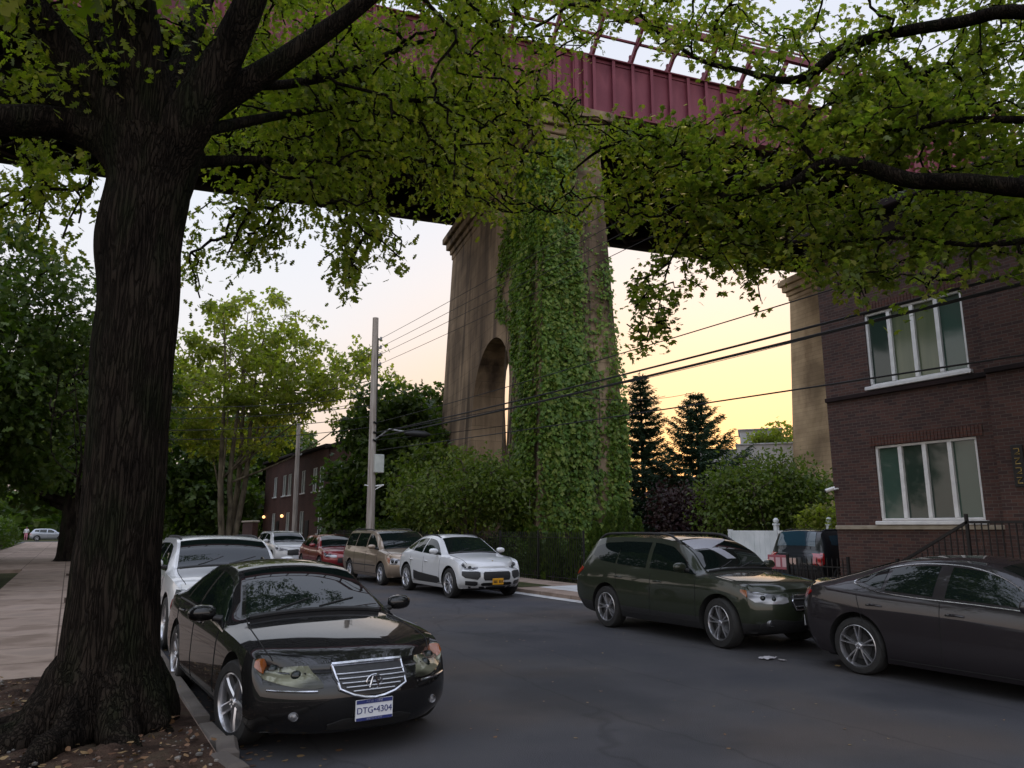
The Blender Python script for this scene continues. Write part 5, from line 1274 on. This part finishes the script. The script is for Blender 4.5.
ends = attach(mb, nodes, C, .0055, .0042, .05, 5)
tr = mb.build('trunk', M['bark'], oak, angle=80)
L = Leaves()
for p, d in ends:
    u, v, dd = proj(p+TB); inside = -40 < u < 1060 and v > -40
    if inside: spray(L, p, d+Vector((0,0,-.25)), random.randint(20,32), random.uniform(.45,.9), .092, .8)
    else: clump(L, p, .7, 26, .2, .7)
L.build('crown', M['oak_leaf'], oak, 'oak')

# ---- street tree standing just outside the picture on the right, its boughs reaching over the road
random.seed(5)
SB = Vector((11.35, 2.3, 0.13))
mt = empty('street_tree', SB, 0, 'broad leaved street tree reaching in from the right with two dark boughs', 'tree')
def at2(u, v, d): return pix(u, v, d) - SB
mb = MB(); P_, RR = smooth_path([(0,0,-.2),(0,0,.3),(.05,0,2),(-.05,.1,4.2),(-.1,.1,5.6),(-.2,.2,7.4),(-.1,.3,10)], [.42,.30,.26,.25,.22,.15,.05], 8)
mb.tube(P_, RR, 24, jit=lambda i, k: 1+.06*NZ.noise(Vector((i*.4, k*.9, 1)))); nodes = P_[30:]
for L_, R_ in [
 ([(1180,40,8.3),(1024,12,8.6),(960,22,8.9),(880,36,9.2),(838,52,9.4),(808,76,9.6),(778,80,9.8),(740,70,10.1),(700,60,10.4),(655,30,10.9)], [.14,.095,.085,.08,.078,.072,.05,.04,.034,.015]),
 ([(1200,200,8.2),(1024,188,8.6),(965,182,8.8),(910,180,9.0),(862,166,9.2),(822,165,9.4),(792,184,9.6),(760,190,9.8),(725,198,10.1),(700,170,10.4),(672,146,10.7),(640,138,11.0),(600,150,11.4),(568,175,11.8)], [.15,.12,.11,.105,.10,.085,.075,.065,.06,.045,.04,.035,.025,.012]),
 ([(820,165,9.4),(800,130,9.7),(850,90,10.2),(900,60,10.6)], [.04,.035,.025,.012]),
 ([(1024,120,8.6),(960,120,9.0),(900,130,9.6),(840,120,10.2)], [.05,.04,.03,.015]),
 ([(1060,235,8.6),(980,245,9.2),(900,238,9.8),(840,242,10.4),(760,250,11)], [.05,.035,.025,.02,.01]),
 ([(725,198,10.1),(700,215,10.2),(670,262,10.4),(655,330,10.5)], [.03,.02,.014,.006]),
 ([(1100,-30,8.4),(1000,-40,9),(880,-40,9.6),(780,-30,10.2),(690,-10,10.8)], [.09,.07,.055,.04,.02]),
]:
    P_, RR = smooth_path([at2(*q) for q in L_], R_, 6); mb.tube(P_, RR, 10, jit=lambda i, k: 1+.08*NZ.noise(Vector((i*.5, k*.8, 3)))); nodes += P_[4:]
R2 = [
 ([(750,95),(1060,80),(1060,250),(1000,258),(940,272),(890,285),(845,300),(820,278),(775,285),(745,262),(700,240),(720,150)], 9.4, 12.6, 10),
 ([(610,130),(760,110),(770,250),(700,262),(640,240),(610,210)], 9.6, 12.5, 4.2),
 ([(545,-30),(700,-10),(820,40),(820,95),(700,70),(545,50)], 9.8, 12.5, 1.3),
 ([(620,-30),(1060,-30),(1060,90),(900,110),(760,75),(650,45)], 8.8, 12.5, 3.4),
 ([(850,60),(1060,40),(1060,130),(850,130)], 8.6, 12.0, 2.2),
 ([(820,100),(970,110),(970,185),(820,170)], 9.6, 12, 1.4),
 ([(615,235),(740,250),(790,285),(760,318),(700,300),(650,352),(618,330)], 9.6, 11.5, 0.75),
 ([(845,280),(960,270),(1050,250),(1050,280),(930,295),(860,325)], 8.5, 10.5, 0.35),
 ([(1000,200),(1060,200),(1060,300),(1010,270)], 8.4, 10.5, .5),
]
C = dens_field(R2, 1380, SB, 12.5, 3.0)
for i in range(260):
    a = random.uniform(0, 2*math.pi); r = 6.5*math.sqrt(random.random()); p = SB+Vector((math.cos(a)*r, math.sin(a)*r, random.uniform(4.8,11)-.03*r*r)); u, v, d = proj(p)
    if d > .5 and -60 < u < 1084 and v > -60: continue
    if (p-Vector((0,0,H))).length < (9 if d > 0 else 5): continue
    C.append(p)
C = [p-SB for p in C]
ends = attach(mb, nodes, C, .0055, .0042, .05, 5)
mb.build('trunk', M['bark'], mt, angle=80)
L = Leaves()
for p, d in ends:
    u, v, dd = proj(p+SB)
    if -40 < u < 1060 and v > -40: spray(L, p, d+Vector((0,0,-.1)), random.randint(17,27), random.uniform(.45,.9), .094, .5)
    else: clump(L, p, .7, 26, .2, .7)
L.build('crown', M['maple_leaf'], mt, 'maple')

# ---- trees of the background
def ground_at(u, d): q = pix(u, 528, d); return (q.x, q.y, .1)
q = ground_at(228, 58)
make_tree('plane_tree', 'tall airy yellow green tree with several slender trunks behind the large white suv', 'tree', q, 21.5, [(0,0,12.5,6.5,6.5,5.5),(3.5,-2,14,5,5,4.6),(8.0,-4.5,13.0,4.6,4,3.4),(-4,1,12,4,4,4.5),(0.5,0,18,4.4,4,3.4)], .36, M['plane_leaf'], M['bark_plane'], 400, 42, .34, fork=.28, stems=4, crad=.95, limbs=16, seed=31)
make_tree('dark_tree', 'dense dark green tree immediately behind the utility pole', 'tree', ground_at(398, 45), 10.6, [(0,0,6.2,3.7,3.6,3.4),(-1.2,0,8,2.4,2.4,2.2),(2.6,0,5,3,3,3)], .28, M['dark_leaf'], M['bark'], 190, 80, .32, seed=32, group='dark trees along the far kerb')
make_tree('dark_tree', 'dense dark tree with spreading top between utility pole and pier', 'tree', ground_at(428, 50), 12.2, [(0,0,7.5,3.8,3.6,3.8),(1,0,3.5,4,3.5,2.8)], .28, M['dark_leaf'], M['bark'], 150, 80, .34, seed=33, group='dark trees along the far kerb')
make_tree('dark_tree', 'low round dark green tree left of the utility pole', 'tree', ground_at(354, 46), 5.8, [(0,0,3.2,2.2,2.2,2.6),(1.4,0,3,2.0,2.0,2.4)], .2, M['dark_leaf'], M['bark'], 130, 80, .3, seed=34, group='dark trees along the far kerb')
make_tree('small_tree', 'small pale green ornamental tree standing behind the white sporty crossover', 'tree', ground_at(470, 29.5), 4.8, [(0,0,3.2,2.3,2.2,1.4),(1.4,-.6,2.8,1.5,1.5,1.2),(-1.5,.5,2.8,1.6,1.5,1.1)], .11, M['mid_leaf'], M['bark_young'], 150, 60, .17, seed=35, shape='oval', fork=.22, stems=3)
make_tree('small_tree', 'dense green tree behind the iron fence left of the pier', 'tree', ground_at(445, 36), 5.6, [(0,0,3.4,2.6,2.4,2.2)], .12, M['mid_leaf'], M['bark_young'], 130, 60, .22, seed=36, shape='tuft')
for i, (u, d, h_, r_, lb) in enumerate(((180,75,15,6,'dark tree mass filling the view behind the large white suv roof'),(262,88,16,6.5,'dark tree beyond the brick row houses'),(150,95,17,7,'dark tree hidden mostly by the big trunk at the street end'))):
    make_tree('dark_tree', lb, 'tree', ground_at(u, d), h_, [(0,0,h_*.55,r_,r_,h_*.42),(r_*.4,0,h_*.3,r_*.9,r_*.9,h_*.28)], .45, M['dark_leaf'], M['bark'], 180, 70, .55, seed=40+i, crad=1.5, group='dark trees at the end of the street')
# left side of the pavement
make_tree('dark_tree', 'large dark leafy tree filling the left edge above the pavement', 'tree', (-3.4, 27, .1), 11.4, [(0,0,7.6,3.6,3.6,3.6),(-1.5,-3,6,3.4,3.4,3.2),(1.5,1.5,6.2,2.8,2.8,3.0),(.5,3,4.2,2.6,2.6,2.0)], .36, M['dark_leaf'], M['bark'], 300, 90, .24, seed=51, shape='oak', group='dark trees along the left pavement')
make_tree('dark_tree', 'dark tree with thick black trunk beside the far end of the pavement', 'tree', (.12, 44, .1), 13, [(0,0,8,4.5,4.5,4.4),(-2,2,6,4,4,3.4)], .55, M['dark_leaf'], M['bark'], 200, 80, .32, seed=52, fork=.26, group='dark trees along the left pavement')
make_tree('dark_tree', 'dark tree behind the hedge on the left, second along', 'tree', (-6.2, 47, .1), 12, [(0,0,7.6,4.4,4.2,4.0),(-1,0,4,3.4,3.8,2.4)], .4, M['dark_leaf'], M['bark'], 160, 70, .34, seed=53, group='dark trees along the left pavement')
make_tree('dark_tree', 'dark tree standing farthest down the left pavement', 'tree', (.4, 68, .1), 14, [(0,0,9,5,5,4.6)], .4, M['dark_leaf'], M['bark'], 150, 70, .42, seed=54, fork=.3, group='dark trees along the left pavement')
make_tree('young_tree', 'thin nearly bare young tree with forked branches beside the pavement', 'tree', (.18, 20.2, .13), 5.6, [(-.1,0,4.4,1.0,1.0,1.2)], .05, M['mid_leaf'], M['bark'], 40, 4, .08, seed=55, fork=.42, limbs=7, shape='oval')
# conifers right of the pier
def conifer(name, label, base, h, r, seed, skew=0, up=.25):
    random.seed(seed); root = empty(name, base, 0, label, 'conifer', 'dark conifers right of the pier'); mb = MB(); L = Leaves()
    mb.tube([(0,0,-.1),(0,0,h*.5),(0,0,h)], [.16,.10,.012], 8)
    z = .9
    while z < h-.15:
        k_ = 1-z/h; n = 6 if z < h*.7 else 5; a0 = random.uniform(0, 6)
        for i in range(n):
            a = a0+2*math.pi*i/n+random.uniform(-.25,.25); l = r*(k_**.95)*random.uniform(.6,1.25)+.15
            d = Vector((math.cos(a), math.sin(a), 0)); P_ = [Vector((0,0,z)), Vector((0,0,z))+d*l*.55+Vector((0,0,l*.02)), Vector((0,0,z))+d*l+Vector((0,0,l*up))]
            mb.tube(P_, [.025,.016,.006], 5, cap=False)
            for t in np.linspace(.12, 1.0, max(4, int(l*11))):
                p = P_[0].lerp(P_[1], t*2) if t < .5 else P_[1].lerp(P_[2], t*2-1)
                sd = Vector((-d.y, d.x, 0))
                for q in range(15):
                    L.add(p+rv(.06), d*.6+sd*random.choice((-1,1))*random.uniform(.2,1.0)+Vector((0,0,random.uniform(-.55,.3))), Vector((0,0,1))+rv(.6), random.uniform(.17,.32)*(1.1-.4*t))
        z += random.uniform(.32,.46)*(1.15-.4*z/h)
    mb.build('trunk', M['bark'], root); L.build('crown', M['needle'], root, 'needle'); return root
q = ground_at(645, 40); conifer('conifer', 'taller slim dark conifer close beside the ivy covered pier', q, 10.2, 3.3, 61, up=.22)
q = ground_at(702, 37); conifer('conifer', 'wide armed dark conifer between the slim conifer and white house', q, 8.4, 4.6, 62, up=.34)
make_tree('maroon_shrub', 'dark maroon leaved shrub under the conifers', 'shrub', ground_at(692, 30), 3.3, [(0,0,1.9,1.7,1.5,1.4)], .08, M['maroon_leaf'], M['bark_young'], 90, 70, .14, seed=63, fork=.2, stems=3)
make_tree('large_shrub', 'broad spreading green shrub above the white vinyl fence', 'shrub', ground_at(772, 27.2), 4.3, [(0,0,2.9,2.2,2.0,1.25),(-1.2,.3,2.4,1.5,1.5,1.2),(1.2,-.4,2.6,1.4,1.3,1.0)], .12, M['mid_leaf'], M['bark_young'], 190, 80, .15, seed=64, fork=.2, stems=3, shape='oval')
make_tree('climbing_shrub', 'light green climber spilling over the vinyl fence behind the driveway car', 'shrub', (19.2, 14.0, .1), 2.4, [(0,0,1.95,.5,1.3,.42)], .05, M['plane_leaf'], M['bark_young'], 50, 40, .12, seed=65, fork=.3, stems=2, crad=.3, limbs=6)
make_tree('background_tree', 'small pale leafed tree beside the tan pier and white house', 'tree', ground_at(782, 62), 10.6, [(0,0,8.2,2.2,2.2,2.2)], .15, M['plane_leaf'], M['bark'], 60, 30, .3, seed=66)
for i, (u, d, h_) in enumerate(((596,23.2,1.75),(610,22.8,2.05),(624,22.9,2.35),(638,23.5,1.9),(575,24,1.5),(552,24.5,1.55),(535,25.5,1.6))):
    random.seed(70+i); b_ = ground_at(u, d); root = empty('arborvitae', b_, 0, ['first small','second small','tallest','fourth small','fifth small','sixth small','seventh small'][i]+' conical evergreen in the row before the ivy pier, '+['left of the tallest one','touching the tallest one','by the pier corner','right of the tallest one','below the ivy','behind the fence','nearest the white sporty crossover'][i], 'evergreen', 'small evergreens at the pier foot')
    mb = MB(); mb.tube([(0,0,-.1),(0,0,h_)], [.04,.01], 6); mb.build('trunk', M['bark_young'], root); L = Leaves()
    for k_ in range(900):
        z = h_*random.random()**.8; r = .36*(1-z/h_)**.7*random.uniform(.75,1.05)+.02; a = random.uniform(0, 6.3)
        L.add((math.cos(a)*r, math.sin(a)*r, z), (math.cos(a)*.5, math.sin(a)*.5, 1), (math.cos(a)+random.gauss(0,.4), math.sin(a)+random.gauss(0,.4), .2), random.uniform(.08,.16))
    L.build('crown', M['dark_leaf'], root, 'tuft')
# hedges
def hedge(label, x0, x1, y0, y1, h, mat, n, size, seed):
    random.seed(seed); root = empty('hedge', ((x0+x1)/2, (y0+y1)/2, .08), 0, label, 'hedge'); L = Leaves(); mb = MB()
    wx, wy = (x1-x0)/2, (y1-y0)/2
    for i in range(int((y1-y0)/.5)): mb.tube(wobble((0,-wy+.5*i,-.1), (random.uniform(-.2,.2),-wy+.5*i,h*.8), 3, .06), [.03,.025,.02,.01], 5)
    for i in range(n):
        a = random.uniform(0, math.pi); y = random.uniform(-wy, wy); b = .8+.35*NZ.fractal(Vector((y*.8, a*1.2, seed)), .7, 2, 4); r = b*random.uniform(.8,1.05)
        p = Vector((math.cos(a)*wx*r, y, (math.sin(a)**.6)*h*r)); nn = Vector((math.cos(a), 0, math.sin(a)))
        L.add(p, rv(.8)+nn*.4, nn+rv(.5), size*random.uniform(.6,1.3))
    mb.build('stem', M['bark_young'], root); L.build('foliage', mat, root, 'oval'); return root
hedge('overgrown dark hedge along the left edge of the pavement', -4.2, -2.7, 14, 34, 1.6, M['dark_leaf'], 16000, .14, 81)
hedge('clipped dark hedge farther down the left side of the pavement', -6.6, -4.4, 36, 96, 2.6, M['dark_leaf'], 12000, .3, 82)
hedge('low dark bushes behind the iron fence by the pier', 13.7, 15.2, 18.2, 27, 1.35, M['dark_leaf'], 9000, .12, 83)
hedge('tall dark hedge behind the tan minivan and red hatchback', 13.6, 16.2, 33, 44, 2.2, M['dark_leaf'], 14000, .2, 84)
# far wood that closes the view
random.seed(90); L = Leaves()
for i in range(42000):
    a = random.uniform(-.75, 1.35); dd = random.uniform(135, 190); x, y = math.sin(a)*dd, math.cos(a)*dd
    if a > .5 and a < 1.35: dd = random.uniform(95, 160); x, y = math.sin(a)*dd, math.cos(a)*dd
    hh = (8 if a < .5 else 4.2)*(1+.6*NZ.noise(Vector((a*14, 2, 1)))); L.add((x, y, hh*random.random()**.7), rv(), rv()+Vector((0,0,.6)), random.uniform(.9,2.0))
fw_ = L.build('distant_wood', M['dark_leaf'], None, 'tuft'); tag(fw_, 'far mass of dark trees closing the view at the horizon', 'wood', kind='stuff')

# ================================================================== far buildings
def far_house(name, label, x, y0, y1, depth, h, wallm, wins, rz=0, trim=True):
    r = empty(name, (x, y0, 0), rz, label, 'house'); mb = MB(); wy = y1-y0
    wall_holes(mb, 0, 0, wy, -.1, h, wins, .18)
    mb.add([(0,0,-.1),(depth,0,-.1),(depth,0,h),(0,0,h)], [(0,1,2,3)]); mb.add([(0,wy,-.1),(depth,wy,-.1),(depth,wy,h),(0,wy,h)], [(0,1,2,3)]); mb.add([(depth,0,-.1),(depth,wy,-.1),(depth,wy,h),(depth,0,h)], [(0,1,2,3)])
    mb.build('wall', wallm, r, smooth=False)
    mb = MB(); mb.box((depth/2-.1, wy/2, h+.12), (depth+.5, wy+.3, .24), bev=.04); mb.build('roof', M['bridge_dark'], r, smooth=False)
    for i, w_ in enumerate(wins): casement(r, 0, w_, 2, [0,1,1])
    return r
for i, (ya, yb, lb) in enumerate(((46,55.8,'brick row house nearest the utility pole'),(56,65.8,'brick row house in the middle of the row, behind the second utility pole'),(66,77.5,'brick row house with glowing wall lamps at the far end of the row'))):
    ws = [(1.0,2.3,4.6,6.5),(2.9,4.2,4.6,6.5),(6.4,7.7,4.6,6.5),(1.0,2.3,1.3,3.1),(6.4,7.7,1.3,3.1)]
    h_ = far_house('brick_row_house', lb, 16.6, ya, yb, 9, 7.7+.15*i, M['brick_far'], ws); h_['group'] = 'brick row houses up the street'
    mb = MB(); mb.box((-.03, 5.2, 1.25), (.08, 1.0, 2.2), bev=.01); mb.build('door', M['iron'], h_, smooth=False)
lampm = bpy.data.materials.new('warm_lamp'); lampm.use_nodes = True; b = lampm.node_tree.nodes['Principled BSDF']; b.inputs['Emission Color'].default_value = (1,.55,.22,1); b.inputs['Emission Strength'].default_value = 1.6; b.inputs['Base Color'].default_value = (.8,.6,.4,1)
for (u, v, lb) in ((263,517,'glowing orange wall lamp on the far brick row house'),(281,516,'glowing pale wall lamp by a door of the row houses')):
    y, z = atX(u, v, 16.35); r = empty('wall_lamp', (16.58, y, z), 0, lb, 'lamp'); mb = MB(); mb.ball((-.16,0,0), .15, 12); mb.build('globe', lampm, r); mb = MB(); mb.tube([(0,0,-.12),(-.16,0,-.12)], .03, 6); mb.tube([(-.16,0,-.16),(-.16,0,-.1)], .06, 8); mb.build('bracket', M['iron'], r)
bw = empty('brick_garden_wall', ground_at(250, 50), 0, 'low red brick garden wall beside the slender trunks', 'wall'); mb = MB(); mb.box((0,0,1.0), (.35,3.2,2.0)); mb.build('wall', M['brick_far'], bw, smooth=False); mb = MB(); mb.box((0,0,2.06), (.5,3.4,.12), bev=.03); mb.build('coping', M['band_stone'], bw, smooth=False)
q = pix(745, 500, 66); wh = empty('white_house', (q.x, q.y, 0), rad(-48), 'flat roofed pale house far off with grey rooftop box behind the large shrub', 'house')
z1 = pix(745, 441, 66).z; mb = MB(); mb.box((0,0,z1/2-.6), (7.5,7,z1-1.2)); mb.box((1.6,.2,z1-.3), (3.4,5,1.9)); mb.build('wall', M['white_wall'], wh, smooth=False)
mb = MB(); mb.box((0,0,z1-1.15), (7.8,7.3,.16), bev=.02); mb.box((1.6,.2,z1+.70), (3.7,5.3,.12), bev=.02); mb.build('roof', M['grey_metal'], wh, smooth=False)
for yy in (-2.2, 0, 2.2): mb = MB(); mb.box((-3.76,yy,z1-2.4), (.06,1.1,1.2), bev=.01); mb.build('window', M['pane_dark'], wh, smooth=False)
q = pix(786, 500, 60); wh = empty('white_house', (q.x, q.y, 0), rad(-48), 'lower pale house with small window between shrub and tan pier', 'house')
z1 = pix(780, 448, 60).z; mb = MB(); mb.box((0,0,z1/2), (7,6,z1)); mb.build('wall', M['white_wall'], wh, smooth=False)
mb = MB(); mb.box((0,0,z1+.06), (7.2,6.2,.14), bev=.02); mb.build('roof', M['grey_metal'], wh, smooth=False)
mb = MB(); mb.box((-3.52,-1,z1-1.1), (.06,1.3,.9), bev=.01); mb.box((-3.52,1.2,z1-1.1), (.06,1.3,.9), bev=.01); mb.build('window', M['pane_dark'], wh, smooth=False)
q = ground_at(686, 52); rh = empty('red_house', q, rad(-40), 'red brick gable wall glimpsed between the conifers', 'house'); mb = MB(); mb.box((0,0,2.4), (5,4,4.8)); mb.build('wall', M['brick_far'], rh, smooth=False); mb = MB(); mb.box((0,0,4.9), (5.4,4.4,.2), bev=.03); mb.build('roof', M['grey_metal'], rh, smooth=False)

# ================================================================== small things
q = pix(27, 528, 96); pr = empty('person', (q.x, q.y, .13), 0, 'person in white top and pink trousers walking on the far pavement', 'person')
me = bpy.data.meshes.new('body'); bm = bmesh.new(); sk = bm.verts.layers.skin.verify()
J = [((0,0,.92),.13),((0,0,1.15),.13),((0,0,1.38),.15),((0,0,1.5),.06),((0,0,1.60),.10),((0,0,1.72),.08),((-.20,0,1.40),.06),((-.26,.08,1.12),.045),((-.24,-.08,.90),.035),((.20,0,1.40),.06),((.26,-.08,1.12),.045),((.24,.10,.92),.035),((-.10,.06,.86),.09),((-.11,-.10,.48),.065),((-.11,.10,.08),.045),((-.11,-.06,.03),.04),((.10,-.04,.86),.09),((.11,-.18,.48),.065),((.11,-.20,.08),.045),((.11,-.34,.03),.04)]
E_ = [(0,1),(1,2),(2,3),(3,4),(4,5),(2,6),(6,7),(7,8),(2,9),(9,10),(10,11),(0,12),(12,13),(13,14),(14,15),(0,16),(16,17),(17,18),(18,19)]
V_ = [bm.verts.new(p) for p, _ in J]
for v_, (_, r_) in zip(V_, J): v_[sk].radius = (r_, r_)
V_[0][sk].use_root = True
for a, b_ in E_: bm.edges.new((V_[a], V_[b_]))
bm.to_mesh(me); bm.free(); o = bpy.data.objects.new('body_work', me); COL.objects.link(o); o.modifiers.new('s', 'SKIN'); sb = o.modifiers.new('u', 'SUBSURF'); sb.levels = 2
me2 = bpy.data.meshes.new_from_object(o.evaluated_get(bpy.context.evaluated_depsgraph_get())); bpy.data.objects.remove(o)
for p_ in me2.polygons: z = p_.center.z; p_.material_index = 2 if z < .1 else (1 if z < .98 else (0 if z < 1.48 and abs(p_.center.x) < .30 and not (z < 1.0) else 3))
kp = [p_.material_index for p_ in me2.polygons]; me2.materials.clear(); link('body', me2, [pbsdf('white_cloth', (.6,.6,.6), .9), pbsdf('pink_cloth', (.42,.16,.20), .9), pbsdf('shoe', (.05,.05,.05), .8), pbsdf('skin', (.35,.2,.14), .6)], pr); me2.polygons.foreach_set('material_index', kp); me2.update()
mb = MB(); mb.ball((0,.015,1.70), .115, 12, 0, (1,1.05,.95)); mb.build('hair', pbsdf('dark_hair', (.02,.014,.01), .7), pr)
random.seed(95)
def litter(u, v, size, col, label, cat='litter'):
    q = pix(u, v, 1); t = (0.0-H)/(q.z-H); p = Vector((q.x*t, q.y*t, 0.0)); mb = MB(); n = 7
    mb.grid([[((i/n-.5)*size*1.5+random.gauss(0,.006), (j/n-.5)*size+random.gauss(0,.006), .012+.03*size/.15*abs(NZ.noise(Vector((i*.6, j*.6, u))))+.008*random.random()) for j in range(n+1)] for i in range(n+1)])
    o = mb.build('crumpled_wrapper', pbsdf('paper_'+str(u), col, .8), smooth=False); o.location = p; o.rotation_euler.z = random.uniform(0,3); return tag(o, label, cat)
litter(768, 659, .16, (.42,.40,.42), 'crumpled pale wrapper on the asphalt below the green wagon bumper'); litter(782, 661, .07, (.30,.28,.28), 'smaller scrap beside the crumpled wrapper on the asphalt')
litter(362, 718, .11, (.40,.44,.46), 'pale scrap of paper in the shade under the black sedan bumper'); litter(838, 667, .05, (.35,.25,.12), 'tiny tan leaf scrap on the asphalt near the grey sedan')
# pebbles and dead leaves on the earth round the big tree
L = Leaves(); mb = MB()
for i in range(900):
    x, y = random.uniform(-.8, 1.05), random.uniform(2.8, 9.8)
    if (x-TB.x)**2+(y-TB.y)**2 < .5: continue
    r = random.choice((.006,.008,.010,.014,.022)) * random.uniform(.7,1.3); z = .168+.02*random.random()
    mb.ball((x,y,z), r, 6, random.choice((0,0,1,2)), (1,random.uniform(.6,1.2),random.uniform(.45,.7)))
tag(mb.build('pebbles', [noisy('pebble_grey', (.06,.055,.05), (.13,.12,.11), 30), noisy('pebble_pale', (.13,.115,.10), (.22,.195,.17), 30), noisy('pebble_brown', (.08,.045,.03), (.14,.085,.055), 30)]), 'loose pebbles on the earth round the big tree', 'pebbles', kind='stuff')
for i in range(800):
    x, y = random.uniform(-.8, 1.1), random.uniform(2.8, 9.9); L.add((x,y,.185+.02*random.random()), rv()*Vector((1,1,.25)), Vector((0,0,1))+rv(.3), random.uniform(.03,.08))
for i in range(500):
    x, y = KL+abs(random.gauss(0,.35)), random.uniform(3, 16); L.add((x,y,.008), rv()*Vector((1,1,.05)), Vector((0,0,1))+rv(.1), random.uniform(.03,.07))
for i in range(260):
    x, y = random.uniform(2, 10.5), random.uniform(3.5, 20); L.add((x,y,.008), rv()*Vector((1,1,.05)), Vector((0,0,1))+rv(.1), random.uniform(.02,.05))
tag(L.build('dead_leaves', leafmat('dead_leaf', [(.10,.05,.03), (.18,.10,.05), (.24,.17,.08)], .05), None, 'oval'), 'dry brown leaves scattered on earth, gutter and road', 'dead leaves', kind='stuff')
